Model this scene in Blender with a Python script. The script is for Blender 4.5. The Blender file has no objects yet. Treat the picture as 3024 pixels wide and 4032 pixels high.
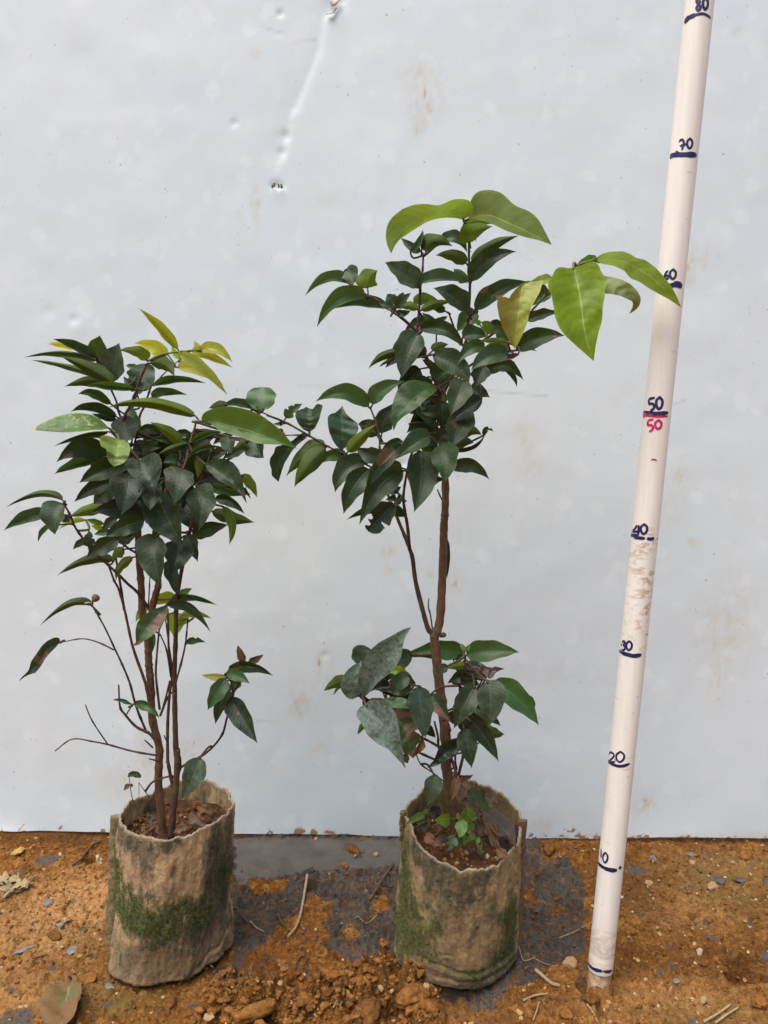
import bpy, bmesh, math, random
import numpy as np
from mathutils import Vector
R = math.radians
sc = bpy.context.scene
COL = sc.collection
rng = random.Random(7)

# ------------------------------------------------------------------ camera
CAM_H, PITCH, FPX = 0.50, R(7.3), 0.7514 * 4032
cam = bpy.data.cameras.new('camera')
cam.sensor_fit = 'VERTICAL'; cam.sensor_height = 36.0; cam.lens = 36.0 * 0.7514
cam.clip_start = 0.01; cam.clip_end = 100
cam_ob = bpy.data.objects.new('camera', cam); COL.objects.link(cam_ob)
cam_ob.location = (0, 0, CAM_H); cam_ob.rotation_euler = (R(90) - PITCH, 0, 0)
sc.camera = cam_ob
# ------------------------------------------------------------------ sky and sun (bright overcast)
SUN_EL, SUN_AZ = R(68), R(222)          # azimuth clockwise from +Y: behind the camera, to its left
w = bpy.data.worlds.new('World'); sc.world = w; w.use_nodes = True
nt = w.node_tree; nt.nodes.clear()
sky = nt.nodes.new('ShaderNodeTexSky'); sky.sky_type = 'NISHITA'; sky.sun_disc = False
sky.sun_elevation = SUN_EL; sky.sun_rotation = SUN_AZ
sky.air_density = 0.75; sky.dust_density = 3.2; sky.ozone_density = 1.0
bg = nt.nodes.new('ShaderNodeBackground'); bg.inputs[1].default_value = 0.06
out = nt.nodes.new('ShaderNodeOutputWorld')
nt.links.new(sky.outputs[0], bg.inputs[0]); nt.links.new(bg.outputs[0], out.inputs[0])
sun = bpy.data.lights.new('sun', 'SUN'); sun.energy = 1.5; sun.angle = R(60); sun.color = (1.0, 0.985, 0.915)
sun_ob = bpy.data.objects.new('sun', sun); COL.objects.link(sun_ob)
sd = Vector((math.sin(SUN_AZ) * math.cos(SUN_EL), math.cos(SUN_AZ) * math.cos(SUN_EL), math.sin(SUN_EL)))
sun_ob.rotation_euler = sd.to_track_quat('Z', 'Y').to_euler()
sc.view_settings.view_transform = 'Standard'; sc.view_settings.look = 'None'
sc.view_settings.gamma = 1.0; sc.view_settings.use_curve_mapping = False
sc.view_settings.exposure = 1.50

# ------------------------------------------------------------------ measuring: photograph pixel -> world
cp, sp = math.cos(PITCH), math.sin(PITCH)
FW = Vector((0, cp, -sp)); UP = Vector((0, sp, cp)); RT = Vector((1, 0, 0))
CAMP = Vector((0, 0, CAM_H))
TILE = {'A': (0, 1200, .42194), 'B': (500, 1200, .42194), 'C': (0, 1800, .42194), 'D': (500, 1800, .42194),
        'E': (0, 2300, .42194), 'F': (500, 2300, .42194), 'G': (350, 2950, .42194), 'H': (350, 3400, .42194),
        'I': (1150, 700, .42194), 'J': (1650, 700, .42194), 'K': (2000, 900, .42194), 'M': (1050, 1400, .42194),
        'N': (1450, 1200, .42194), 'O': (1300, 1800, .42194), 'P': (1250, 2400, .31646), 'Q': (1650, 2400, .31646),
        'R': (1500, 2950, .42194), 'S': (1500, 3400, .42194), 'T': (0, 3150, .42194), 'U': (850, 3200, .45208),
        'V': (2200, 3150, .49669), 'W': (2400, 0, .56522), 'X': (2300, 1250, .65574), 'Y': (900, 0, .48222),
        'Z': (0, 0, 1.8228)}
def src(t, x, y):
    a = TILE[t]; return a[0] + x * a[2], a[1] + y * a[2]
def ray(x, y):
    return FW + RT * ((x - 1512) / FPX) - UP * ((y - 2016) / FPX)
def atY(x, y, Y):
    d = ray(x, y); return CAMP + d * (Y / d.y)
def atZ(x, y, z=0.0):
    d = ray(x, y); return CAMP + d * ((z - CAM_H) / d.z)
def project(X, Y, Z):
    dz = Y * cp - (Z - CAM_H) * sp
    up = Y * sp + (Z - CAM_H) * cp
    return 1512 + FPX * X / dz, 2016 - FPX * up / dz

# ------------------------------------------------------------------ numpy noise
def _h(ix, iy, iz, seed):
    n = (ix.astype(np.int64) * 374761393 + iy.astype(np.int64) * 668265263 + iz.astype(np.int64) * 2147483647 + seed * 974711) & 0x7fffffff
    n = ((n ^ (n >> 13)) * 1274126177) & 0x7fffffff
    n = ((n ^ (n >> 16)) * 461845907) & 0x7fffffff
    return ((n ^ (n >> 15)) & 0xffff) / 65535.0
def vnoise(x, y, z=None, seed=0):
    x = np.asarray(x, float); y = np.asarray(y, float)
    z = np.zeros_like(x) if z is None else np.asarray(z, float)
    ix, iy, iz = np.floor(x), np.floor(y), np.floor(z)
    fx, fy, fz = x - ix, y - iy, z - iz
    fx = fx * fx * fx * (fx * (fx * 6 - 15) + 10); fy = fy * fy * fy * (fy * (fy * 6 - 15) + 10); fz = fz * fz * fz * (fz * (fz * 6 - 15) + 10)
    r = 0
    for a in (0, 1):
        for b in (0, 1):
            for c in (0, 1):
                r = r + _h(ix + a, iy + b, iz + c, seed) * (fx if a else 1 - fx) * (fy if b else 1 - fy) * (fz if c else 1 - fz)
    return r * 2 - 1
def fbm(x, y, z=None, oct=4, seed=0, gain=.5):
    r = 0; a = 1; t = 0
    for o in range(oct):
        k = 2.03 ** o
        r = r + a * vnoise(np.asarray(x) * k + 17.3 * o, np.asarray(y) * k + 9.1 * o, None if z is None else np.asarray(z) * k, seed + o)
        t += a; a *= gain
    return r / t
def worley(x, y, seed=0):
    ix, iy = np.floor(x), np.floor(y)
    d1 = np.full(np.shape(x), 9.0); idv = np.zeros(np.shape(x))
    for a in (-1, 0, 1):
        for b in (-1, 0, 1):
            cx, cy = ix + a, iy + b; z0 = np.zeros_like(cx)
            px = cx + _h(cx, cy, z0, seed); py = cy + _h(cx, cy, z0, seed + 5)
            d = np.hypot(x - px, y - py); m = d < d1
            d1 = np.where(m, d, d1); idv = np.where(m, _h(cx, cy, z0, seed + 9), idv)
    return d1, idv
def inpoly(px, py, poly):
    r = np.zeros(np.shape(px), bool); n = len(poly)
    for i in range(n):
        x1, y1 = poly[i]; x2, y2 = poly[(i + 1) % n]
        if y1 == y2: continue
        c = ((y1 > py) != (y2 > py)) & (px < (x2 - x1) * (py - y1) / (y2 - y1) + x1)
        r ^= c
    return r
def sstep(a, b, x):
    t = np.clip((x - a) / (b - a), 0, 1); return t * t * (3 - 2 * t)

# ------------------------------------------------------------------ object helpers
def link(o, parent=None):
    COL.objects.link(o)
    if parent is not None: o.parent = parent
    return o
def mesh_obj(name, verts, faces, mat=None, parent=None, smooth=True, fmat=None):
    me = bpy.data.meshes.new(name); me.from_pydata([tuple(v) for v in verts], [], faces)
    for m in (mat if isinstance(mat, (list, tuple)) else [mat]):
        if m is not None: me.materials.append(m)
    if fmat is not None: me.polygons.foreach_set('material_index', fmat)
    if smooth: me.polygons.foreach_set('use_smooth', [True] * len(me.polygons))
    me.update()
    return link(bpy.data.objects.new(name, me), parent)
def grid_mesh(name, P, mat, parent=None, attrs=None, wrap=False):
    """P: (rows, cols, 3) array -> quad sheet"""
    nr, nc = P.shape[:2]
    me = bpy.data.meshes.new(name)
    V = P.reshape(-1, 3)
    i = np.arange(nr - 1)[:, None]; j = np.arange(nc if wrap else nc - 1)[None, :]
    j2 = (j + 1) % nc
    F = np.stack([i * nc + j, i * nc + j2, (i + 1) * nc + j2, (i + 1) * nc + j], -1).reshape(-1, 4)
    me.vertices.add(len(V)); me.vertices.foreach_set('co', V.astype(np.float32).ravel())
    me.loops.add(F.size); me.loops.foreach_set('vertex_index', F.astype(np.int32).ravel())
    me.polygons.add(len(F)); me.polygons.foreach_set('loop_start', np.arange(0, F.size, 4, dtype=np.int32))
    try: me.polygons.foreach_set('loop_total', np.full(len(F), 4, np.int32))
    except Exception: pass
    me.polygons.foreach_set('use_smooth', np.ones(len(F), bool))
    me.update(calc_edges=True); me.validate()
    if mat is not None: me.materials.append(mat)
    for k, v in (attrs or {}).items():
        at = me.attributes.new(k, 'FLOAT', 'POINT'); at.data.foreach_set('value', np.asarray(v, np.float32).ravel())
    return link(bpy.data.objects.new(name, me), parent)
def empty(name, loc=(0, 0, 0)):
    o = bpy.data.objects.new(name, None); o.empty_display_size = .02
    o.location = loc; return link(o)
def tag(o, label=None, cat=None, group=None, kind=None):
    if label: o['label'] = label
    if cat: o['category'] = cat
    if group: o['group'] = group
    if kind: o['kind'] = kind
    return o
def catmull(pts, n=5):
    P = [pts[0] * 2 - pts[1]] + list(pts) + [pts[-1] * 2 - pts[-2]]
    o = []
    for i in range(1, len(P) - 2):
        a, b, c, d = P[i - 1], P[i], P[i + 1], P[i + 2]
        for k in range(n):
            t = k / n
            o.append(b * 1.0 + (c - a) * (.5 * t) + (a * 2 - b * 5 + c * 4 - d) * (.5 * t * t) + (b * 3 - a - c * 3 + d) * (.5 * t * t * t))
    o.append(P[-2] * 1.0); return o
def tube(pts, rad, n=7, cap=True):
    V, F = [], []; prev = None
    for i, p in enumerate(pts):
        t = (pts[min(i + 1, len(pts) - 1)] - pts[max(i - 1, 0)])
        if t.length < 1e-9: t = Vector((0, 0, 1))
        t.normalize()
        u = (prev if prev is not None else Vector((.31, .89, .33)))
        u = u - t * u.dot(t)
        if u.length < 1e-4: u = t.orthogonal()
        u.normalize(); prev = u; v = t.cross(u)
        r = rad[i] if isinstance(rad, (list, tuple)) else rad
        for k in range(n):
            a = 2 * math.pi * k / n; V.append(p + (u * math.cos(a) + v * math.sin(a)) * r)
        if i:
            b = (i - 1) * n
            for k in range(n): F.append((b + k, b + (k + 1) % n, b + n + (k + 1) % n, b + n + k))
    if cap:
        F.append(tuple(range(n))[::-1]); b = (len(pts) - 1) * n; F.append(tuple(range(b, b + n)))
    return V, F

# ------------------------------------------------------------------ materials
def newmat(name):
    m = bpy.data.materials.new(name); m.use_nodes = True; n = m.node_tree; n.nodes.clear()
    o = n.nodes.new('ShaderNodeOutputMaterial'); b = n.nodes.new('ShaderNodeBsdfPrincipled')
    n.links.new(b.outputs[0], o.inputs[0]); return m, n, b, o
class NB:
    def __init__(s, nt): s.t = nt
    def node(s, ty, **kw):
        n = s.t.nodes.new(ty)
        for k, v in kw.items(): setattr(n, k, v)
        return n
    def put(s, sock, v):
        if isinstance(v, bpy.types.NodeSocket): s.t.links.new(v, sock)
        elif v is not None:
            if sock.type == 'RGBA' and len(v) == 3: v = (*v, 1)
            sock.default_value = v
    def coord(s, which='Object', scale=None):
        c = s.node('ShaderNodeTexCoord').outputs[which]
        if scale is None: return c
        m = s.node('ShaderNodeMapping'); m.inputs['Scale'].default_value = scale
        s.t.links.new(c, m.inputs[0]); return m.outputs[0]
    def noise(s, vec, scale, detail=4, rough=.55, dist=0.0, col=False):
        n = s.node('ShaderNodeTexNoise'); s.put(n.inputs['Vector'], vec)
        n.inputs['Scale'].default_value = scale; n.inputs['Detail'].default_value = detail
        n.inputs['Roughness'].default_value = rough; n.inputs['Distortion'].default_value = dist
        return n.outputs['Color' if col else 'Fac']
    def voro(s, vec, scale, feature='F1', out='Distance', rnd=1.0):
        n = s.node('ShaderNodeTexVoronoi', feature=feature); s.put(n.inputs['Vector'], vec)
        n.inputs['Scale'].default_value = scale; n.inputs['Randomness'].default_value = rnd
        return n.outputs[out]
    def ramp(s, fac, stops, interp='LINEAR'):
        n = s.node('ShaderNodeValToRGB'); e = n.color_ramp; e.interpolation = interp
        while len(e.elements) < len(stops): e.elements.new(.5)
        for el, (p, c) in zip(e.elements, stops):
            el.position = p; el.color = (*c, 1) if isinstance(c, tuple) else (c, c, c, 1)
        s.put(n.inputs[0], fac); return n.outputs[0]
    def mix(s, fac, a, b, blend='MIX'):
        n = s.node('ShaderNodeMix', data_type='RGBA', blend_type=blend)
        s.put(n.inputs[0], fac); s.put(n.inputs[6], a); s.put(n.inputs[7], b); return n.outputs[2]
    def math(s, op, a, b=0.0, c=None, clamp=False):
        n = s.node('ShaderNodeMath', operation=op, use_clamp=clamp)
        s.put(n.inputs[0], a); s.put(n.inputs[1], b)
        if c is not None: s.put(n.inputs[2], c)
        return n.outputs[0]
    def attr(s, name):
        return s.node('ShaderNodeAttribute', attribute_name=name).outputs['Fac']
    def bump(s, h, strength, dist, normal=None):
        n = s.node('ShaderNodeBump'); n.inputs['Strength'].default_value = strength; n.inputs['Distance'].default_value = dist
        s.put(n.inputs['Height'], h)
        if normal is not None: s.put(n.inputs['Normal'], normal)
        return n.outputs[0]

def leaf_mat(name, top, under, dust=0.2, dustc=(.16, .19, .155), trans=.22, rough=.37, spots=None, patch=None, tip=None, side=None, vein=1.0, mar=.22):
    """spots=(colour, amount)  patch=(colour, threshold)  tip=(colour, v where it starts)  side=(colour) on u<0"""
    m, n, b, o = newmat(name); N = NB(n)
    uv = N.node('ShaderNodeUVMap').outputs[0]
    sx = N.node('ShaderNodeSeparateXYZ'); N.put(sx.inputs[0], uv)
    u, v = sx.outputs[0], sx.outputs[1]
    au = N.math('ABSOLUTE', N.math('SUBTRACT', u, .5))
    au2 = N.math('MULTIPLY', au, 2.0)
    rnd = N.node('ShaderNodeObjectInfo').outputs['Random']
    vec = N.coord('Object')
    off = N.node('ShaderNodeVectorMath', operation='ADD'); N.put(off.inputs[0], vec)
    cx = N.node('ShaderNodeCombineXYZ'); N.put(cx.inputs[0], N.math('MULTIPLY', rnd, 7.0)); N.put(cx.inputs[1], N.math('MULTIPLY', rnd, 3.0))
    N.put(off.inputs[1], cx.outputs[0]); vec = off.outputs[0]
    n1 = N.noise(vec, 55, 4, .6); n2 = N.noise(vec, 260, 5, .7, .5)
    big = N.noise(vec, 28, 2, .5)
    hs = N.node('ShaderNodeHueSaturation')
    N.put(hs.inputs['Hue'], N.math('MULTIPLY_ADD', N.math('FRACT', N.math('MULTIPLY', rnd, 37.7)), .036, .474)); N.put(hs.inputs['Value'], N.math('MULTIPLY_ADD', rnd, .75, .66)); N.put(hs.inputs['Saturation'], N.math('MULTIPLY_ADD', N.math('FRACT', N.math('MULTIPLY', rnd, 91.3)), .4, .8))
    N.put(hs.inputs['Color'], N.mix(N.ramp(n1, [(.3, 0.0), (.7, 1.0)]), tuple(c * .78 for c in top), tuple(c * 1.2 for c in top)))
    c = hs.outputs[0]
    # lateral veins
    ph = N.math('ADD', N.math('ADD', N.math('MULTIPLY', v, 11.0), N.math('MULTIPLY', N.math('POWER', au2, 1.5), -2.2)), N.math('MULTIPLY', n1, 1.1))
    wv = N.math('ABSOLUTE', N.math('SUBTRACT', N.math('FRACT', ph), .5))
    vl = N.math('MULTIPLY', N.ramp(wv, [(0.0, 1.0), (.10, 0.0)]), .075 * vein)
    c = N.mix(vl, c, tuple(min(1, t * 1.9 + .02) for t in top))
    if spots:
        c = N.mix(N.math('MULTIPLY', N.ramp(N.noise(vec, 330, 2, .5), [(.66 - spots[1], 0.0), (.69 - spots[1], 1.0)]), N.ramp(big, [(.38, .25), (.6, 1.0)])), c, spots[0])
    df = N.math('MULTIPLY', N.math('MULTIPLY', N.ramp(n2, [(.36, .0), (.68, 1.0)]), N.ramp(big, [(.3, .35 if dust < .8 else .75), (.65, 1.0)])), dust, clamp=True)
    c = N.mix(df, c, dustc)
    mid = N.ramp(au2, [(.018, 1.0), (.055, 0.0)])
    c = N.mix(N.math('MULTIPLY', mid, min(.7, .55 * vein)), c, tuple(min(1, t * 2.0 + .05) for t in top))
    if mar: c = N.mix(N.math('MULTIPLY', N.ramp(au2, [(.86, 0.0), (.97, 1.0)]), mar), c, tuple(min(1, t * 1.5 + .03) for t in under))
    if side: c = N.mix(N.ramp(N.math('ADD', u, N.math('MULTIPLY', N.math('SUBTRACT', n1, .5), .6)), [(.2, 1.0), (.55, 0.0)]), c, side)
    rg = rough
    if patch:
        gv = N.math('MULTIPLY', N.ramp(N.math('ABSOLUTE', N.math('SUBTRACT', v, .42)), [(0.0, 1.0), (.2, 0.0)]), N.math('MULTIPLY', N.ramp(u, [(.45, 0.0), (.52, 1.0)]), patch[2] if len(patch) > 2 else 0.0))
        pf = N.ramp(N.math('ADD', N.math('ADD', N.noise(vec, 38, 3, .5), gv), N.math('MULTIPLY', N.noise(vec, 300, 2), .06)), [(patch[1], 0.0), (patch[1] + .015, 1.0)])
        c = N.mix(pf, c, N.mix(n2, tuple(t * .6 for t in patch[0]), tuple(t * 1.3 for t in patch[0])))
    if tip:
        tf = N.ramp(N.math('ADD', v, N.math('MULTIPLY', N.math('SUBTRACT', n1, .5), .35)), [(tip[1], 0.0), (min(1, tip[1] + .03), 1.0)])
        c = N.mix(tf, c, N.mix(n2, tuple(t * .6 for t in tip[0]), tuple(t * 1.3 for t in tip[0])))
    cu = N.mix(N.ramp(n1, [(.3, 0.0), (.7, 1.0)]), tuple(t * .8 for t in under), tuple(t * 1.15 for t in under))
    cu = N.mix(N.math('MULTIPLY', mid, .6), cu, tuple(min(1, t * 1.5 + .03) for t in under))
    if tip: cu = N.mix(tf, cu, tip[0])
    if patch: cu = N.mix(pf, cu, patch[0])
    bf = N.node('ShaderNodeNewGeometry').outputs['Backfacing']
    c = N.mix(bf, c, cu)
    N.put(b.inputs['Base Color'], c)
    N.put(b.inputs['Roughness'], N.math('MULTIPLY_ADD', bf, .25, N.math('MULTIPLY_ADD', df, .5, rg)))
    b.inputs['Specular IOR Level'].default_value = .36
    hgt = N.math('ADD', N.math('MULTIPLY', N.ramp(wv, [(0.0, 0.0), (.35, 1.0)]), .40 if vein > 1.1 else .16), N.math('MULTIPLY', n1, 1.2))
    hgt = N.math('SUBTRACT', hgt, N.math('MULTIPLY', mid, .6))
    bp = N.bump(hgt, .5, .0006); N.put(b.inputs['Normal'], bp)
    tr = N.node('ShaderNodeBsdfTranslucent')
    N.put(tr.inputs[0], N.mix(.55, c, tuple(min(1, t * s) for t, s in zip(under, (2.2, 2.0, .9)))))
    N.put(tr.inputs['Normal'], bp)
    ms = N.node('ShaderNodeMixShader'); ms.inputs[0].default_value = trans
    n.links.new(b.outputs[0], ms.inputs[1]); n.links.new(tr.outputs[0], ms.inputs[2]); n.links.new(ms.outputs[0], o.inputs[0])
    return m
BR = (.16, .085, .05)
LM = {
 'd': leaf_mat('leaf_dark', (.018, .035, .010), (.036, .066, .011), .30, (.12, .15, .10), patch=((.12, .075, .05), .72)),
 'k': leaf_mat('leaf_dark_shaded', (.012, .024, .012), (.026, .045, .010), .06, trans=.12),  # near-black copy of the dark leaf: crown shade put into its colour
 'g': leaf_mat('leaf_green', (.030, .070, .020), (.068, .11, .017), .22, trans=.28),
 'w': leaf_mat('leaf_dusty', (.026, .048, .018), (.046, .08, .02), .55, (.14, .17, .125), patch=((.14, .085, .06), .72)),
 'W': leaf_mat('leaf_very_dusty', (.034, .062, .040), (.06, .1, .03), 1.0, (.235, .275, .235), rough=.55, patch=((.33, .22, .17), .67, .06)),
 'o': leaf_mat('leaf_olive', (.035, .07, .02), (.055, .085, .011), .1, trans=.24),
 'o2': leaf_mat('leaf_bright_olive', (.05, .10, .02), (.105, .155, .014), .06, trans=.36),
 'L': leaf_mat('leaf_fresh_green', (.085, .18, .034), (.14, .23, .03), .10, trans=.3, rough=.36),
 'L2': leaf_mat('leaf_lime', (.140, .218, .038), (.18, .265, .02), .03, trans=.34, rough=.38, vein=1.3),
 'U': leaf_mat('leaf_lime_underside', (.115, .172, .009), (.115, .172, .009), .0, trans=.34, rough=.7, vein=1.2),
 'L3': leaf_mat('leaf_lime_brownish', (.13, .16, .03), (.16, .2, .02), .03, trans=.34),
 'Y': leaf_mat('leaf_pale_lime', (.20, .30, .035), (.24, .33, .03), .03, trans=.4),
 'y': leaf_mat('leaf_yellow', (.36, .36, .06), (.42, .40, .07), .03, trans=.4, tip=((.3, .17, .08), 1.12)),
 'y2': leaf_mat('leaf_yellow_green', (.25, .29, .045), (.33, .35, .06), .03, trans=.4),
 'v': leaf_mat('leaf_variegated', (.05, .11, .024), (.19, .24, .03), .1, spots=((.50, .48, .13), .07), tip=((.48, .43, .12), .9), mar=.6),
 'v2': leaf_mat('leaf_spotted_lime', (.12, .19, .032), (.15, .2, .03), .1, spots=((.5, .48, .14), .04), patch=((.11, .05, .03), .69)),
 'v3': leaf_mat('leaf_yellow_blotched', (.055, .10, .04), (.08, .12, .03), .25, patch=((.5, .47, .08), .62), tip=((.2, .12, .06), .97)),
 'R': leaf_mat('leaf_reddish', (.19, .235, .032), (.24, .26, .03), .02, trans=.34, side=(.20, .15, .028), vein=1.4, patch=((.12, .05, .03), .72), mar=.4),
 'b': leaf_mat('leaf_dead', (.125, .070, .038), (.15, .09, .05), .2, (.27, .19, .13), trans=.1, rough=.7),
 'b2': leaf_mat('leaf_dead_grey', (.085, .065, .045), (.12, .09, .06), .2, (.2, .165, .13), trans=.08, rough=.75),
 'b3': leaf_mat('leaf_dead_dark', (.045, .032, .022), (.06, .045, .03), .25, (.13, .10, .08), trans=.04, rough=.8, mar=.5),
 'br': leaf_mat('leaf_half_dead', (.028, .045, .026), (.05, .05, .03), .15, patch=((.05, .022, .018), .5), tip=((.05, .024, .018), .72)),
 'bp': leaf_mat('leaf_brown_patched', (.045, .085, .034), (.07, .1, .03), .35, patch=((.2, .125, .085), .555, .22), tip=((.19, .125, .09), .80)),
 'bt': leaf_mat('leaf_brown_tip', (.022, .05, .024), (.045, .08, .018), .3, tip=((.26, .15, .08), .93)),
 'dt': leaf_mat('leaf_dark_browned', (.018, .039, .019), (.05, .085, .018), .3, patch=((.2, .11, .08), .62, .12), tip=((.2, .12, .08), 1.05)),
 'bg': leaf_mat('leaf_green_brown_end', (.04, .08, .024), (.07, .11, .02), .2, patch=((.22, .15, .12), .70), tip=((.24, .16, .12), .78)),
 'ot': leaf_mat('leaf_olive_browned', (.035, .07, .02), (.055, .085, .011), .12, tip=((.12, .06, .04), .9)),
}
def bark(name, c1, c2, sc_=1.0):
    m, n, b, o = newmat(name); N = NB(n)
    v = N.coord('Object'); vs = N.coord('Object', (1, 1, .22))
    a = N.noise(vs, 420 * sc_, 5, .65); d = N.noise(v, 60 * sc_, 3)
    c = N.mix(N.ramp(a, [(.3, 0.0), (.7, 1.0)]), c1, c2)
    c = N.mix(N.ramp(d, [(.52, 0.0), (.72, .6)]), c, (.10, .11, .045))
    c = N.mix(N.ramp(N.noise(v, 500, 2), [(.68, 0.0), (.74, .5)]), c, (.3, .24, .17))
    N.put(b.inputs['Base Color'], c); b.inputs['Roughness'].default_value = .75
    N.put(b.inputs['Normal'], N.bump(a, 1.0, .0018)); return m
M_TRUNK = bark('bark_trunk', (.058, .023, .010), (.195, .090, .037))
M_BRANCH = bark('bark_branch', (.032, .013, .007), (.105, .044, .020))
M_TWIG = bark('bark_twig', (.035, .014, .012), (.075, .034, .024))
M_GTWIG = bark('bark_green_twig', (.09, .11, .02), (.17, .19, .04))
# ================================================================== WALL (painted sheet-metal hoarding)
def wallY(x): return .8555 - .0297 * x
def on_wall(t, x, y):
    d = ray(*src(t, x, y))
    k = .8555 / (d.y + .0297 * d.x)
    return CAMP + d * k
def axis_pts(lo, hi, step, far, growth=1.35):
    a = list(np.arange(lo, hi + 1e-9, step)); s = step
    while a[-1] < far[1]: s *= growth; a.append(a[-1] + s)
    s = step
    while a[0] > far[0]: s *= growth; a.insert(0, a[0] - s)
    return np.array(a)
wx = axis_pts(-.52, .52, .0028, (-3.0, 3.0)); wz = axis_pts(.004, 1.08, .0028, (.004, 2.2))
WX, WZ = np.meshgrid(wx, wz)
crease = [on_wall('Y', *q) for q in ((872, 70), (775, 140), (735, 400), (650, 620), (545, 885))]
crease2 = [on_wall('Y', *q) for q in ((500, 1010), (470, 1120), (425, 1290))]
def poly_dist(X, Z, pl):
    best = np.full(X.shape, 9.0); sgn = np.ones(X.shape)
    for a, b in zip(pl[:-1], pl[1:]):
        ax, az, bx, bz = a.x, a.z, b.x, b.z
        L2 = (bx - ax) ** 2 + (bz - az) ** 2
        t = np.clip(((X - ax) * (bx - ax) + (Z - az) * (bz - az)) / L2, 0, 1)
        d = np.hypot(X - ax - t * (bx - ax), Z - az - t * (bz - az))
        c = (bx - ax) * (Z - az) - (bz - az) * (X - ax)      # >0 : left of the downward line is image right
        m = d < best; best = np.where(m, d, best); sgn = np.where(m, np.sign(c), sgn)
    return best, sgn
h = .0007 * fbm(WX * 5, WZ * 5, oct=3, seed=3) + .0004 * fbm(WX * 22, WZ * 22, oct=2, seed=8)
d1, s1 = poly_dist(WX, WZ, crease)
h = h - .0011 * np.exp(-d1 / np.where(s1 > 0, .0035, .014))
d2, s2 = poly_dist(WX, WZ, crease2)
h = h - .0010 * np.exp(-d2 / np.where(s2 > 0, .004, .011))
for t, x, y, rad, dep in (('Y', 465, 1110, .005, .0012), ('Y', 440, 1240, .004, .0010), ('Y', 375, 1515, .004, .0020), ('Y', 425, 1525, .004, .0018),
                          ('A', 690, 140, .005, .0010), ('A', 735, 190, .011, -.0007), ('A', 455, 60, .007, .0006), ('Y', 420, 110, .0025, .0018),
                          ('P', 95, 570, .0035, .0009), ('O', 675, 70, .0045, .0014), ('O', 700, 120, .006, -.001), ('Y', 870, 25, .010, .002), ('Y', 45, 1005, .003, .0012)):
    p = on_wall(t, x, y)
    h = h - dep * np.exp(-((WX - p.x) ** 2 + (WZ - p.z) ** 2) / rad ** 2)
# the foot of the sheet is a little bent and ragged
zb = .0035 + .0022 * fbm(WX * 14, WX * 0, oct=3, seed=21) + .004 * sstep(.25, .34, WX) * (1 - sstep(.50, .8, WX))
foot = np.exp(-(WZ - .004) / .02)
h = h + foot * (.0022 * fbm(WX * 9, WX * 0 + 4, oct=3, seed=31)) + .002 * np.exp(-(WZ - .004) / .012) * sstep(-.40, -.445, WX)
Z = WZ + (zb - .004) * foot
P = np.stack([WX, wallY(WX) - h, Z], -1)
# stains
stain = np.zeros(WX.shape); orange = np.zeros(WX.shape)
for t, x, y, rx, rz, a in (('Y', 1530, 600, .02, .02, .5), ('Y', 1610, 800, .016, .03, .75), ('Y', 1530, 1060, .009, .008, .7), ('Y', 220, 425, .006, .006, .8),
                           ('Y', 225, 1700, .005, .02, .95), ('Y', 80, 1770, .004, .007, .6), ('W', 600, 1790, .020, .013, .6), ('W', 545, 1900, .008, .02, .7), ('W', 880, 220, .005, .005, .7),
                           ('X', 580, 950, .012, .011, .7), ('X', 650, 1355, .006, .005, .8), ('X', 840, 1880, .03, .05, .55), ('X', 790, 2150, .012, .03, .6), ('X', 500, 1150, .02, .02, .3),
                           ('N', 1440, 1300, .012, .03, .45), ('N', 1540, 1540, .012, .011, .5), ('N', 548, 1140, .006, .005, .8), ('N', 385, 1075, .005, .004, .6),
                           ('O', 535, 880, .008, .008, .7), ('O', 540, 1060, .005, .006, .7), ('O', 1170, 1190, .008, .011, .8), ('O', 935, 1090, .004, .004, .6),
                           ('F', 1600, 1090, .018, .028, .5), ('F', 620, 1530, .016, .018, .8), ('F', 440, 1640, .016, .01, .6), ('G', 530, 130, .010, .03, .7), ('G', 330, 330, .025, .016, .6),
                           ('P', 20, 690, .003, .014, .95), ('P', 150, 850, .005, .022, .7), ('P', 20, 1700, .012, .014, .5), ('R', 1510, 720, .012, .012, .6), ('V', 680, 40, .012, .012, .9),
                           ('U', 990, 190, .014, .006, .9), ('U', 430, 190, .012, .005, .5), ('V', 1000, 330, .014, .006, 1.2), ('V', 300, 300, .012, .008, .8), ('V', 570, 320, .006, .008, .9),
                           ('V', 40, 320, .02, .006, .9), ('V', 1600, 325, .05, .006, .7), ('Y', 300, 100, .012, .012, .25), ('J', 1100, 1120, .015, .012, .25), ('I', 320, 200, .016, .014, .3)):
    p = on_wall(t, x, y); dx = (WX - p.x) / rx; dz = (WZ - p.z) / rz
    stain = np.maximum(stain, a * np.exp(-(dx * dx + dz * dz) * .9) * (.55 + .9 * fbm(WX * 260, WZ * 130, oct=3, seed=5)))
splash = np.exp(-(WZ - .004) / .010) * sstep(.15, .5, fbm(WX * 110, WZ * 130, oct=4, seed=41) + .08)
for t, x, y in (('V', 980, 335), ('V', 1060, 335), ('V', 300, 300), ('V', 565, 320), ('U', 985, 180), ('V', 1190, 345), ('V', 40, 330), ('U', 850, 208), ('U', 1240, 215), ('U', 1155, 215), ('V', 5, 240), ('V', 95, 240)):
    p = on_wall(t, x, y)
    splash = np.maximum(splash, 1.1 * np.exp(-(((WX - p.x) / .007) ** 2 + ((WZ - p.z) / .005) ** 2)) * sstep(-.3, .3, fbm(WX * 300, WZ * 300, oct=3, seed=6)))
scr = np.zeros(WX.shape)
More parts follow.
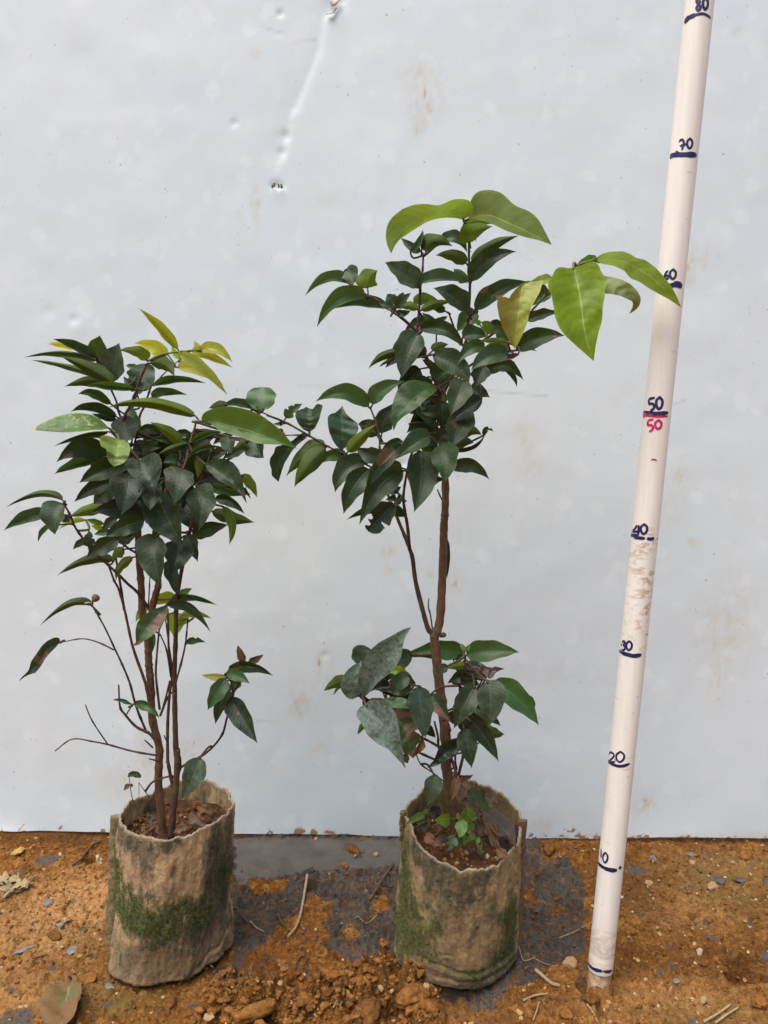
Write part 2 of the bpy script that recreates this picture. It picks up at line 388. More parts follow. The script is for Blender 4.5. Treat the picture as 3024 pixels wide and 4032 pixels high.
for pl in ((('M', 285, 290), ('M', 900, 290), ('M', 1240, 298)), (('N', 1060, 800), ('N', 1659, 852)), (('Y', 270, 220), ('Y', 470, 275)), (('Y', 520, 345), ('Y', 710, 330)),
           (('F', 1210, 1280), ('F', 1430, 1290)), (('F', 1560, 1080), ('F', 1640, 1250)), (('X', 520, 530), ('X', 610, 495))):
    dd, _ = poly_dist(WX, WZ, [on_wall(*q) for q in pl]); scr = np.maximum(scr, np.exp(-(dd / .0011) ** 2))
m, n, b, o = newmat('white_painted_metal'); N = NB(n)
vec = N.coord('Object')
xz = N.coord('Object', (1, 0, 1))
blot = N.noise(xz, 26, 2, .4, .6)
cells = N.voro(N.mix(.02, xz, N.noise(xz, 60, 2, col=True), 'ADD'), 34, 'F1', 'Distance')
c = N.mix(N.ramp(N.noise(xz, 4.5, 3, .5), [(.35, 0.0), (.65, 1.0)]), (.672, .758, .784), (.715, .790, .812))
c = N.mix(N.math('MULTIPLY', N.ramp(N.math('ADD', cells, N.math('MULTIPLY', N.noise(xz, 110, 3), .22)), [(.36, 1.0), (.47, 0.0)]), N.ramp(blot, [(.40, 0.0), (.60, .75)])), c, (.765, .835, .856))
c = N.mix(N.ramp(N.noise(xz, 30, 1, .4, .1), [(.60, 0.0), (.63, .45)]), c, (.755, .805, .822))
edge = N.math('ABSOLUTE', N.math('SUBTRACT', N.noise(xz, 19, 3, .5, .5), .62))
c = N.mix(N.ramp(edge, [(.0, .3), (.010, 0.0)]), c, (.64, .67, .67))
c = N.mix(N.math('MULTIPLY', N.ramp(N.noise(xz, 14, 4, .6), [(.54, 0.0), (.78, .25)]), 1.0), c, (.66, .66, .63))
spk = N.voro(xz, 62, 'F1', 'Distance')
spk2 = N.voro(N.coord('Object', (1, 0, .55)), 120, 'F1', 'Distance')
c = N.mix(N.math('MULTIPLY', N.ramp(spk, [(.05, 1.0), (.085, 0.0)]), N.ramp(N.noise(xz, 40, 1), [(.53, 0.0), (.60, .65)])), c, (.30, .27, .24))
c = N.mix(N.math('MULTIPLY', N.ramp(spk2, [(.07, 1.0), (.12, 0.0)]), N.ramp(N.noise(xz, 55, 1), [(.54, 0.0), (.62, .45)])), c, (.40, .38, .36))
c = N.mix(N.math('MULTIPLY', N.attr('scratch'), .4), c, (.38, .37, .36))
c = N.mix(N.math('MULTIPLY', N.attr('stain'), .62, clamp=True), c, (.56, .44, .24))
c = N.mix(N.math('MULTIPLY', N.ramp(N.attr('stain'), [(.5, 0.0), (.85, 1.0)]), .6), c, (.34, .17, .06))
c = N.mix(N.ramp(N.attr('splash'), [(.35, 0.0), (.6, .9)]), c, (.30, .13, .045))
N.put(b.inputs['Base Color'], c)
N.put(b.inputs['Roughness'], N.math('MULTIPLY_ADD', N.noise(xz, 20, 3), .2, .36)); b.inputs['Specular IOR Level'].default_value = .9
N.put(b.inputs['Normal'], N.bump(N.noise(xz, 90, 3), .12, .0006))
M_WALL = m
wall_root = tag(empty('metal_wall', (0, .8555, 0)), 'tall white painted sheet metal wall with water stains and a long crease behind the saplings', 'wall')
ws = grid_mesh('wall_sheet', P - np.array([0, .8555, 0]), M_WALL, wall_root, {'stain': stain, 'splash': splash, 'scratch': scr})
# torn tabs round the two little punctures and the tear at the top
m, n, b, o = newmat('bare_dirty_metal'); N = NB(n)
N.put(b.inputs['Base Color'], N.mix(N.noise(N.coord('Object'), 300, 3), (.30, .25, .20), (.62, .60, .56))); b.inputs['Roughness'].default_value = .5
M_TAB = m
def torn(name, t, pts, out_, parent):
    """a curled flap: polygon in the sheet whose far edge stands off by out_"""
    V = []; n_ = len(pts)
    for i, (x, y, f) in enumerate(pts):
        p = on_wall(t, x, y); V.append(p + Vector((0, -.0005 - out_ * f, 0)) - Vector((0, .8555, 0)))
    c = sum(V, Vector()) / n_ + Vector((0, out_ * .35, 0)); V.append(c)
    F = [(i, (i + 1) % n_, n_) for i in range(n_)]
    o_ = mesh_obj(name, V, F, M_TAB, parent)
    md = o_.modifiers.new('thick', 'SOLIDIFY'); md.thickness = .0006
    return o_
torn('torn_flap', 'Y', [(828, -10, .2), (905, -10, .3), (912, 25, 1), (880, 62, .8), (845, 66, .5), (828, 30, .2)], .005, wall_root)
torn('torn_flap', 'Y', [(880, 68, .3), (886, 76, .3), (866, 118, .8), (836, 132, 1), (802, 131, .6), (808, 124, .2), (850, 112, .4)], .004, wall_root)
torn('torn_flap', 'Y', [(350, 1518, .2), (368, 1500, .9), (392, 1502, 1), (386, 1528, .5), (356, 1542, .1)], .005, wall_root)
torn('torn_flap', 'Y', [(402, 1508, .9), (412, 1504, .9), (424, 1530, .3), (408, 1542, .1)], .005, wall_root)
torn('torn_flap', 'Y', [(424, 1512, .8), (440, 1510, .8), (448, 1540, .2), (428, 1543, .1)], .005, wall_root)

# ================================================================== GROUND
gx = axis_pts(-.52, .52, .0013, (-6, 6)); gy = axis_pts(.49, .90, .0012, (-6, 3.0))
GX, GY = np.meshgrid(gx, gy)
fine = (np.abs(GX) < .56) & (GY > .45) & (GY < .95)
pxx, pxy = project(GX, np.clip(GY, .40, 3), 0 * GX)
wob = 46 * fbm(GX * 70, GY * 70, oct=5, seed=2, gain=.6); wob2 = 46 * fbm(GX * 70 + 40, GY * 70, oct=5, seed=12, gain=.6)
QX, QY = pxx + wob, pxy + wob2
S_ = lambda t, *pts: [src(t, *q) for q in pts]
grayP = ([(860, 3270)] + [(2180, 3290)] + S_('V', (60, 470), (225, 640), (215, 850), (205, 1160), (0, 1300)) + S_('S', (1510, 1010), (1200, 1190), (1090, 1380), (860, 1390), (850, 1260), (500, 1150), (200, 980), (100, 870))
         + S_('U', (1430, 1350), (1180, 1425), (720, 1440), (420, 1500), (120, 1580), (0, 1600), (0, 1380), (150, 1340), (140, 300)))
orangeP = [S_('U', (180, 1350), (330, 1150), (480, 1060), (600, 930), (760, 930), (740, 790), (940, 770), (1010, 800), (960, 1010), (985, 1250), (1150, 1240), (1190, 1330), (900, 1400), (700, 1430), (180, 1480)),
           S_('U', (245, 665), (330, 610), (500, 565), (690, 535), (640, 650), (600, 690), (400, 712)),
           S_('U', (1090, 1050), (1200, 990), (1260, 1090), (1140, 1110)), S_('U', (1310, 920), (1390, 730), (1485, 760), (1530, 850), (1400, 900)),
           S_('U', (1140, 330), (1230, 290), (1250, 345), (1160, 355)),
           S_('S', (1310, 250), (1400, 240), (1540, 400), (1500, 440), (1370, 360)), S_('S', (1620, 390), (1700, 390), (1700, 500), (1630, 480)), S_('R', (1460, 870), (1659, 860), (1700, 1030), (1500, 1040))]
plateP = S_('U', (100, 200), (1640, 230), (1640, 470), (1000, 485), (880, 500), (560, 545), (130, 640))
clodP = S_('U', (0, 1440), (480, 1440), (900, 1430), (1180, 1390), (1659, 1360)) + S_('S', (190, 1000), (470, 1140), (530, 1300), (620, 1700), (-2000, 1900))
claytopP = S_('U', (-500, 1450), (0, 1440), (480, 1440), (700, 1440), (640, 1900), (-700, 1900))
gray = inpoly(QX, QY, grayP).astype(float)
for q in orangeP: gray = np.where(inpoly(QX + .4 * wob2, QY, q), 0.0, gray)
for rx_, ry_ in ((1540, 3930),): pass
plate = inpoly(pxx + .25 * wob, pxy + .15 * wob2, plateP).astype(float) * gray
clod = inpoly(QX, QY, clodP).astype(float)
# scattered flush grey flakes left and right
wd, wid = worley(GX * 34 + .1 * wob / 16, GY * 40, seed=4)
flake = ((wd < .22 + .22 * (wid * 7 % 1)) & (wid > .97)).astype(float)
wd2, wid2 = worley(GX * 90 + .1 * wob / 16, GY * 90, seed=14)
flake2 = ((wd2 < .34) & (wid2 > .965)).astype(float)
inner = (pxx > 930) & (pxx < 2240)
flake = np.where(inner | (clod > 0), 0, np.maximum(flake, flake2)) * (pxy > 3330)
def blur(a, k=2):
    for _ in range(k):
        a = (a + np.roll(a, 1, 0) + np.roll(a, -1, 0) + np.roll(a, 1, 1) + np.roll(a, -1, 1)) / 5
    return a
gray = blur(np.where(fine, gray, 0), 5); plate = blur(np.where(fine, plate, 0), 3); clod = blur(np.where(fine, clod, 0), 8); flake = blur(np.where(fine, flake, 0), 1)
H0 = .004 * fbm(GX * 9, GY * 9, oct=3, seed=51)
f1 = fbm(GX * 45, GY * 45, oct=4, seed=61); f2 = fbm(GX * 190, GY * 190, oct=3, seed=71, gain=.6)
ridg = 1 - np.abs(fbm(GX * 70, GY * 70, oct=4, seed=81)) * 2
wl1, _ = worley(GX * 55 + f1 * .7, GY * 55 + f2 * .25, seed=24); wl2, wi2 = worley(GX * 150 + f2 * .5, GY * 150, seed=34)
bil1 = np.abs(fbm(GX * 42, GY * 42, oct=2, seed=91)); bil2 = np.abs(fbm(GX * 105, GY * 105, oct=2, seed=93)); bil3 = np.abs(fbm(GX * 240, GY * 240, oct=2, seed=95))
rough_ = .0026 * f1 + .0017 * f2 + .0012 * (ridg - .5) + .0045 * (bil2 - .2) + .0035 * (bil3 - .2)
Hh = H0 + rough_ * (1 - .92 * plate) * (1 - .4 * flake) + .0006 * flake
Hh = Hh + clod * (.020 * (bil1 - .18) + .011 * (bil2 - .18) + .006 * (bil3 - .18) + .005 * f1 + .004 * f2)
Hh = Hh + .0016 * (gray * (1 - plate)) * (np.clip(.5 - wl2, -.2, 1) * .8 + f2 * .9 + 3.2 * (bil2 - .15)) - .0012 * gray
Hh = Hh - .0012 * plate
# holes, the socket the pole is pushed into, cracks
def dig(t, x, y, rx_, ry_, dep, rim=.0):
    global Hh
    p = atZ(*src(t, x, y)); q = np.sqrt(((GX - p.x) / rx_) ** 2 + ((GY - p.y) / ry_) ** 2) + .18 * f1
    Hh = Hh - dep * (1 - sstep(.6, 1.05, q)) + rim * np.exp(-((q - 1.25) / .22) ** 2)
dig('V', 1515, 1420, .021, .020, .022, .004)
dig('V', 190, 1470, .007, .012, .014)
dig('V', 310, 1620, .003, .016, .008)
dig('S', 130, 1390, .008, .008, .010)
dig('U', 1560, 1720, .006, .010, .014); dig('U', 860, 1600, .010, .005, .008); dig('U', 410, 1830, .007, .006, .010); dig('T', 880, 560, .012, .010, .012)
dig('U', 860, 640, .020, .008, .006); dig('U', 450, 750, .014, .005, .003)
dig('S', 620, 1230, .030, .010, .008)
for t, x, y, r_, up_ in (('S', 250, 1200, .030, .012), ('S', 60, 1120, .022, .009), ('V', 300, 1500, .016, .006), ('V', 1600, 1560, .025, .007), ('U', 330, 1640, .03, .006), ('U', 1350, 1500, .03, .007), ('V', 1560, 1300, .03, .004)):
    p = atZ(*src(t, x, y)); q = np.hypot(GX - p.x, (GY - p.y) * 1.2) / r_
    Hh = Hh + up_ * np.exp(-q ** 2 * 1.6) * (1 + .5 * f1)
near = np.exp(-((GY - (wallY(GX) - .012)) / .014) ** 2) * (pxx < 900)
Hh = Hh - .003 * near
Hh = np.where(fine, Hh, H0 * .5 + .002 * f1)
back = GY > wallY(GX) - .004
Hh = np.where(back & (gray < .3), np.minimum(Hh, .000), Hh)
def gz(x, y):
    j = int(np.clip(np.searchsorted(gx, x), 1, len(gx) - 1)); i = int(np.clip(np.searchsorted(gy, y), 1, len(gy) - 1)); return float(Hh[i, j])
def on_ground(t, x, y, up=0.0):
    p = atZ(*src(t, x, y)); z = gz(p.x, p.y); p = atZ(*src(t, x, y), z); return Vector((p.x, p.y, gz(p.x, p.y) + up))
# tone regions of the clay (paler left and right, olive algae right, darker brown spots)
def soft(t, x, y, rx_, ry_):
    p = atZ(*src(t, x, y)); return np.exp(-(((GX - p.x) / rx_) ** 2 + ((GY - p.y) / ry_) ** 2))
pale = np.clip(1.1 * soft('T', 700, 950, .07, .06) + .9 * soft('T', 200, 1250, .07, .04) + .8 * soft('T', 150, 1800, .06, .03) + .6 * soft('V', 1000, 850, .06, .04) + .6 * soft('V', 900, 1600, .08, .03) + .6 * soft('V', 1350, 500, .06, .03) + .35 * soft('S', 700, 1400, .05, .02), 0, 1)
olive = np.clip(.9 * soft('V', 1200, 560, .09, .03) + .8 * soft('V', 1450, 780, .06, .03) + .6 * soft('H', 100, 1200, .05, .03) + .6 * soft('H', 300, 1300, .05, .02) + .5 * soft('T', 800, 1300, .05, .02) + .6 * soft('V', 1300, 1700, .08, .02), 0, 1)
dark_brown = np.clip(.8 * soft('V', 620, 700, .04, .05) + .7 * soft('T', 150, 350, .15, .018) + .6 * soft('T', 600, 340, .2, .012) + .5 * soft('U', 1300, 1600, .09, .03) + .5 * soft('V', 600, 1250, .05, .03) + .6 * soft('U', 500, 1700, .06, .03) + .6 * soft('S', 200, 1350, .05, .03) + .5 * soft('V', 1400, 1250, .07, .03) + .35 * sstep(.05, .4, fbm(GX * 16, GY * 22, oct=3, seed=101)), 0, 1)
m, n, b, o = newmat('clay_ground'); N = NB(n); vec = N.coord('Object')
na = N.noise(vec, 34, 6, .65); nb_ = N.noise(vec, 160, 5, .7); nc = N.noise(vec, 700, 3, .6)
c = N.mix(N.ramp(na, [(.34, 0.0), (.66, 1.0)]), (.125, .046, .012), (.255, .098, .022))
c = N.mix(N.ramp(nb_, [(.45, 0.0), (.75, .75)]), c, (.37, .165, .043))
c = N.mix(N.ramp(N.noise(vec, 75, 6, .75, .6), [(.52, 0.0), (.60, .8)]), c, (.43, .205, .06))
c = N.mix(N.ramp(N.noise(vec, 52, 5, .7, .8), [(.55, 0.0), (.66, .75)]), c, (.100, .042, .012))
c = N.mix(N.math('MULTIPLY', N.attr('pale'), N.ramp(nb_, [(.30, 0.15), (.60, .85)])), c, (.54, .295, .12))
c = N.mix(N.math('MULTIPLY', N.attr('olive'), N.ramp(na, [(.35, .2), (.6, .8)])), c, (.17, .125, .045))
c = N.mix(N.math('MULTIPLY', N.attr('dark_brown'), .62), c, (.095, .044, .016))
c = N.mix(N.ramp(nb_, [(.28, .85), (.44, 0.0)]), c, (.065, .027, .010))
chip = N.voro(vec, 210, 'F1', 'Color'); chs = N.node('ShaderNodeSeparateColor'); N.put(chs.inputs[0], chip)
chd = N.voro(vec, 210, 'F1', 'Distance')
c = N.mix(N.math('MULTIPLY', N.ramp(chs.outputs[0], [(.955, 0.0), (.96, 1.0)]), N.ramp(chd, [(.3, .9), (.42, 0.0)])), c, (.60, .42, .22))
c = N.mix(N.math('MULTIPLY', N.ramp(chs.outputs[1], [(.97, 0.0), (.975, 1.0)]), N.ramp(chd, [(.3, .9), (.42, 0.0)])), c, (.09, .085, .08))
g1 = N.mix(N.ramp(na, [(.3, 0.0), (.7, 1.0)]), (.056, .047, .041), (.122, .107, .095))
g1 = N.mix(N.ramp(nb_, [(.56, 0.0), (.70, .5)]), g1, (.17, .10, .06))
g1 = N.mix(N.ramp(nb_, [(.26, .7), (.40, 0.0)]), g1, (.035, .028, .027))
c = N.mix(N.math('MULTIPLY', N.ramp(N.math('ADD', N.attr('gray'), N.math('MULTIPLY', N.math('SUBTRACT', N.noise(vec, 230, 5, .7), .5), 1.5)), [(.38, 0.0), (.62, 1.0)]), N.ramp(N.noise(vec, 95, 5, .75), [(.48, 1.0), (.66, .25)])), c, g1)
g2 = N.mix(N.ramp(na, [(.35, 0.0), (.65, 1.0)]), (.078, .069, .060), (.108, .098, .087))
g2 = N.mix(N.ramp(N.noise(vec, 120, 4, .7, 1.0), [(.66, 0.0), (.74, .45)]), g2, (.17, .16, .15))
g2 = N.mix(N.ramp(N.noise(vec, 190, 3, .7), [(.68, 0.0), (.73, .7)]), g2, (.05, .047, .046))
c = N.mix(N.attr('plate'), c, g2)
c = N.mix(N.math('MULTIPLY', N.attr('flake'), .9), c, N.mix(nb_, (.065, .058, .052), (.145, .133, .12)))
N.put(b.inputs['Base Color'], c); b.inputs['Roughness'].default_value = .95; b.inputs['Specular IOR Level'].default_value = .08
hh = N.math('ADD', N.math('MULTIPLY', nb_, 1.0), N.math('MULTIPLY', nc, .45))
sm = N.math('SUBTRACT', 1.0, N.math('MULTIPLY', N.attr('plate'), .8))
N.put(b.inputs['Normal'], N.bump(N.math('MULTIPLY', hh, sm), 1.0, .0045))
M_GROUND = m
ground = tag(grid_mesh('ground', np.stack([GX, GY, Hh], -1), M_GROUND, None, {'gray': gray, 'plate': plate, 'flake': flake, 'pale': pale, 'olive': olive, 'dark_brown': dark_brown}), kind='structure')
# ================================================================== GROW BAGS (felt)
def felt(name, c1, c2, c3):
    m, n, b, o = newmat(name); N = NB(n); vec = N.coord('Object')
    a = N.noise(vec, 70, 6, .65); f = N.noise(vec, 300, 6, .8); g = N.noise(N.coord('Object', (1, 1, .25)), 900, 3, .7)
    c = N.mix(N.ramp(a, [(.32, 0.0), (.68, 1.0)]), c1, c2)
    c = N.mix(N.ramp(f, [(.46, 0.0), (.70, .6)]), c, c3)
    c = N.mix(N.ramp(f, [(.30, .75), (.42, 0.0)]), c, tuple(t * .40 for t in c1))
    c = N.mix(N.math('MULTIPLY', N.attr('pink'), N.ramp(a, [(.3, .4), (.6, .8)])), c, (.40, .265, .165))
    c = N.mix(N.math('MULTIPLY', N.attr('clay'), N.ramp(a, [(.3, .5), (.6, 1.0)])), c, (.52, .32, .18))
    c = N.mix(N.math('MULTIPLY', N.attr('dark_brown'), N.ramp(a, [(.3, .9), (.7, .5)])), c, N.mix(f, (.10, .058, .024), (.24, .148, .068)))  # darker brown, mostly towards the bottom of the bag
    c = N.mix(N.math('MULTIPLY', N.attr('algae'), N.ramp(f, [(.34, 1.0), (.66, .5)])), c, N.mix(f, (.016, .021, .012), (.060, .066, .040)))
    mc = N.mix(N.ramp(f, [(.35, 0.0), (.65, 1.0)]), (.034, .044, .011), (.120, .130, .028))
    c = N.mix(N.math('MULTIPLY', N.attr('moss'), N.ramp(f, [(.2, 1.0), (.78, .45)])), c, mc)
    c = N.mix(N.math('MULTIPLY', N.attr('rim'), N.ramp(f, [(.35, .2), (.6, .9)])), c, (.50, .42, .30))
    N.put(b.inputs['Base Color'], c); b.inputs['Roughness'].default_value = .95; b.inputs['Specular IOR Level'].default_value = .05
    b.inputs['Sheen Weight'].default_value = .12
    N.put(b.inputs['Normal'], N.bump(N.math('ADD', N.math('MULTIPLY', f, 1.0), N.math('MULTIPLY', g, .6)), 1.0, .0024))
    return m
M_FELT = felt('felt_beige', (.350, .205, .085), (.600, .405, .205), (.68, .50, .29))
M_FELT2 = felt('felt_brown', (.225, .143, .055), (.405, .272, .120), (.50, .36, .18))
def soil_mat():
    m, n, b, o = newmat('potting_soil'); N = NB(n); vec = N.coord('Object')
    a = N.noise(vec, 60, 4, .6); f = N.noise(vec, 300, 5, .7)
    c = N.mix(N.ramp(a, [(.4, 0.0), (.6, 1.0)]), (.050, .025, .012), (.20, .070, .022))
    c = N.mix(N.ramp(f, [(.3, .7), (.45, 0.0)]), c, (.03, .016, .009))
    c = N.mix(N.ramp(f, [(.62, 0.0), (.72, .6)]), c, (.33, .18, .09))
    N.put(b.inputs['Base Color'], c); b.inputs['Roughness'].default_value = .95
    N.put(b.inputs['Normal'], N.bump(f, 1.0, .004)); return m
M_SOIL = soil_mat()
def interp_ang(tab, th):
    k = sorted(tab); xs = [a - 360 for a in k] + k + [a + 360 for a in k]; ys = [tab[a] for a in k] * 3
    xs, ys = np.array(xs, float), np.array(ys, float)
    i = np.clip(np.searchsorted(xs, th) - 1, 0, len(xs) - 2); t = (th - xs[i]) / (xs[i + 1] - xs[i]); t = t * t * (3 - 2 * t)
    return ys[i] * (1 - t) + ys[i + 1] * t
def ang(a, b): return (a - b + 180) % 360 - 180
def make_bag(name, label, C0, C1, rb, rt, rim, seed, mat, masks, folds, soilz):
    nth, nh = 320, 150
    th = np.arange(nth) * 360.0 / nth; T = np.radians(th)
    RB, RT_, RZ = interp_ang(rb, th), interp_ang(rt, th), interp_ang(rim, th)
    RZ = RZ + .0008 * fbm(np.cos(T) * 16, np.sin(T) * 16, oct=4, seed=seed + 4, gain=.7) + .0022 * fbm(np.cos(T) * 9, np.sin(T) * 9, oct=3, seed=seed) + .0004 * vnoise(np.cos(T) * 60, np.sin(T) * 60, seed=seed + 3)
    rows = []; hs = []; inner = []
    for k in range(nh):
        f = k / (nh - 1); rows.append((f, 0)); hs.append(f)
    prof = []
    for f in np.linspace(0, 1, nh): prof.append((f, 0.0))
    for a in (.35, .8, 1.0): prof.append((1.0, .0022 * a))                    # the cut edge
    for f in np.linspace(.985, .62, 26): prof.append((f, .0022))             # inner face
    P = np.zeros((len(prof), nth, 3)); FV = np.zeros((len(prof), nth))
    for i, (f, inn) in enumerate(prof):
        z = RZ * f
        if 0 < inn < .0022: z = z + .0005
        s = sstep(0, 1, np.full(nth, f))
        cx = C0[0] + (C1[0] - C0[0]) * f; cy = C0[1] + (C1[1] - C0[1]) * f
        r = RB + (RT_ - RB) * f
        r = r + .0040 * fbm(np.cos(T) * 1.6, np.sin(T) * 1.6, f * 2.2 + T * 0, oct=2, seed=seed) + .0030 * fbm(np.cos(T) * 5, np.sin(T) * 5, f * 5 + T * 0, oct=3, seed=seed + 7) + .0009 * fbm(np.cos(T) * 13, np.sin(T) * 13, f * 4 + T * 0, oct=2, seed=seed + 5)
        r = r + .0005 * fbm(np.cos(T) * 22, np.sin(T) * 22, f * 40 + T * 0, oct=3, seed=seed + 9)
        r = r - .012 * (1 - sstep(0, .075, f)) ** 1.5                            # rounded foot
        for (a0, h0, a1, h1, dep, wid) in folds:                               # crease between two (angle, height) points
            tt = np.clip(ang(th, a0) / (ang(a1, a0) if abs(ang(a1, a0)) > 1e-3 else 1), -.0, 1.0)
            hc = h0 + (h1 - h0) * tt + .012 * np.sin(tt * 5)
            ins = sstep(-.02, .10, ang(th, a0) / ang(a1, a0)) * (1 - sstep(.9, 1.05, ang(th, a0) / ang(a1, a0)))
            d = (f - hc)
            r = r + ins * dep * (-np.exp(-(d / wid) ** 2) + .75 * np.exp(-((d + wid * 2.2) / (wid * 1.6)) ** 2))
        r = r - inn
        P[i, :, 0] = cx + r * np.cos(T); P[i, :, 1] = cy + r * np.sin(T); P[i, :, 2] = z
        FV[i] = f
    TH = np.repeat(th[None], len(prof), 0)
    n1 = fbm(np.cos(TH * np.pi / 180) * 5, np.sin(TH * np.pi / 180) * 5, FV * 9, oct=4, seed=seed + 21)
    n2 = fbm(np.cos(TH * np.pi / 180) * 24, np.sin(TH * np.pi / 180) * 24, FV * 30, oct=3, seed=seed + 31)
    A = {k: np.zeros(TH.shape) for k in ('moss', 'algae', 'pink', 'clay', 'dark_brown', 'rim')}
    for kind, a, hgt, sa, shh, amt in masks:
        q = ((ang(TH, a)) / sa) ** 2 + ((FV - hgt) / shh) ** 2
        A[kind] = np.maximum(A[kind], sstep(-.32, .68, amt * np.exp(-q) - .34 + .65 * n1 + .4 * n2))
    inn_ = np.array([p[1] for p in prof])[:, None] + 0 * TH
    A['rim'] = np.where((inn_ > .0005) & (FV > .99), 1.0, 0.0) + .7 * sstep(.985, 1.0, FV) * (inn_ < .0005)
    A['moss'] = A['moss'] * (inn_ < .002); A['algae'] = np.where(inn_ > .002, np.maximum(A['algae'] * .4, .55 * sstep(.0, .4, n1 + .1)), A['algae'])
    root = tag(empty(name, (C0[0], C0[1], 0)), label, 'grow bag', 'felt grow bags holding the saplings')
    O = np.array([C0[0], C0[1], 0])
    grid_mesh('bag_wall', P - O, mat, root, A, wrap=True)
    # soil
    V, F = [], []; nr = 22; ns = 72
    for i in range(nr):
        for j in range(ns):
            a = 2 * math.pi * j / ns; f = soilz / float(np.mean(RZ))
            rr = (np.interp(math.degrees(a), th, RB + (RT_ - RB) * f) - .003) * (i + .01) / (nr - 1)
            x = C0[0] + (C1[0] - C0[0]) * f + rr * math.cos(a); y = C0[1] + (C1[1] - C0[1]) * f + rr * math.sin(a)
            V.append([x - O[0], y - O[1], 0])
            if i: F.append(((i - 1) * ns + j, (i - 1) * ns + (j + 1) % ns, i * ns + (j + 1) % ns, i * ns + j))
    V = np.array(V); V[:, 2] = soilz + .004 * fbm(V[:, 0] * 60, V[:, 1] * 60, oct=4, seed=seed + 41) + .0022 * fbm(V[:, 0] * 260, V[:, 1] * 260, oct=3, seed=seed + 43)
    mesh_obj('soil', V, [f[::-1] for f in F], M_SOIL, root)
    # fuzz of moss and loose fibres: tiny blades, uncountable
    rs = np.random.RandomState(seed); W_ = A['moss'][5:nh - 2]; cand = np.argwhere(W_ > .12 + .85 * rs.rand(*W_.shape) ** .7)
    V, F = [], []
    if len(cand):
        for c in cand[rs.randint(0, len(cand), 4600)]:
            p = P[c[0] + 5, c[1]] - O; t = T[c[1]]
            nrm = np.array([math.cos(t), math.sin(t), 0]); tg = np.array([-math.sin(t), math.cos(t), 0])
            L = rs.uniform(.0006, .0024); wd = rs.uniform(.00025, .0005); p = p + tg * rs.uniform(-.0006, .0006) + np.array([0, 0, rs.uniform(-.0006, .0006)])
            tip_ = p + nrm * L + tg * rs.uniform(-.7, .7) * L + np.array([0, 0, rs.uniform(-.3, .9) * L])
            k = len(V); V += [p - tg * wd, p + tg * wd, tip_]; F.append((k, k + 1, k + 2))
        tag(mesh_obj('moss', V, F, M_MOSS, root), kind='stuff')
    V, F = [], []
    for c in zip(rs.randint(5, nh + 2, 900), rs.randint(0, nth, 900)):
        p = P[c[0], c[1]] - O; t = T[c[1]]; nrm = np.array([math.cos(t), math.sin(t), 0]); tg = np.array([-math.sin(t), math.cos(t), 0])
        L = rs.uniform(.001, .004); a = rs.uniform(0, 6.28); d_ = tg * math.cos(a) + np.array([0, 0, math.sin(a)])
        k = len(V); q = np.array([0, 0, 1.]) * math.cos(a) - tg * math.sin(a); p = p + nrm * .0004
        V += [p - q * .00012, p + q * .00012, p + d_ * L + nrm * .0006]; F.append((k, k + 1, k + 2))
    tag(mesh_obj('loose_fibre', V, F, M_FIBRE, root), kind='stuff')
    return root, P, th, O, RZ
def simple_mat(name, c1, c2, rough=.85, scale=300, bumpd=.0006):
    m, n, b, o = newmat(name); N = NB(n); vec = N.coord('Object')
    f = N.noise(vec, scale, 5, .65)
    N.put(b.inputs['Base Color'], N.mix(N.ramp(f, [(.32, 0.0), (.68, 1.0)]), c1, c2)); b.inputs['Roughness'].default_value = rough
    b.inputs['Specular IOR Level'].default_value = .1
    N.put(b.inputs['Normal'], N.bump(f, .8, bumpd)); return m
M_MOSS = simple_mat('moss_green', (.040, .055, .012), (.120, .145, .024))
M_FIBRE = simple_mat('felt_fibre', (.26, .20, .14), (.42, .34, .25))
LB = make_bag('grow_bag', 'pinkish beige felt grow bag with a green moss band, holding the left bushy sapling', (-.197, .663), (-.187, .6625),
     {0: .053, 45: .052, 90: .051, 135: .052, 180: .0545, 205: .0575, 225: .0590, 255: .0585, 290: .0515, 320: .048, 340: .051},
     {0: .0495, 90: .051, 140: .050, 180: .0495, 200: .050, 270: .0515, 330: .050},
     {0: .1400, 25: .1400, 50: .1445, 80: .1440, 105: .1430, 130: .1410, 155: .1430, 180: .1440, 198: .1475, 215: .1450, 240: .1435, 270: .1415, 300: .1435, 330: .1465}, 11, M_FELT,
     [('moss', 212, .66, 14, .16, 1.2), ('moss', 232, .50, 34, .14, 1.4), ('moss', 266, .50, 38, .12, 1.3), ('moss', 304, .48, 26, .12, 1.0), ('moss', 200, .45, 14, .2, .8), ('moss', 338, .62, 14, .2, .85), ('moss', 208, .08, 8, .06, .8),
      ('algae', 332, .62, 24, .30, 1.95), ('algae', 350, .8, 16, .3, 1.56), ('algae', 232, .95, 24, .09, 1.56), ('algae', 255, .90, 16, .10, 1.30), ('algae', 275, .97, 14, .06, 1.43), ('algae', 220, .98, 14, .07, 1.04), ('algae', 255, .48, 34, .10, 1.04), ('algae', 305, .42, 34, .16, 1.30), ('algae', 192, .5, 10, .4, 1.04),
      ('dark_brown', 305, .24, 46, .24, 1.3), ('dark_brown', 335, .45, 24, .3, 1.1), ('dark_brown', 270, .22, 70, .24, 1.35), ('dark_brown', 240, .05, 40, .06, .9), ('pink', 240, .14, 30, .12, .9), ('pink', 275, .70, 40, .12, .6), ('clay', 225, .82, 18, .10, .8), ('clay', 245, .78, 14, .1, .55), ('clay', 305, .25, 25, .1, .35)],
     [(292, .03, 354, .23, .0013, .014)], .1235)
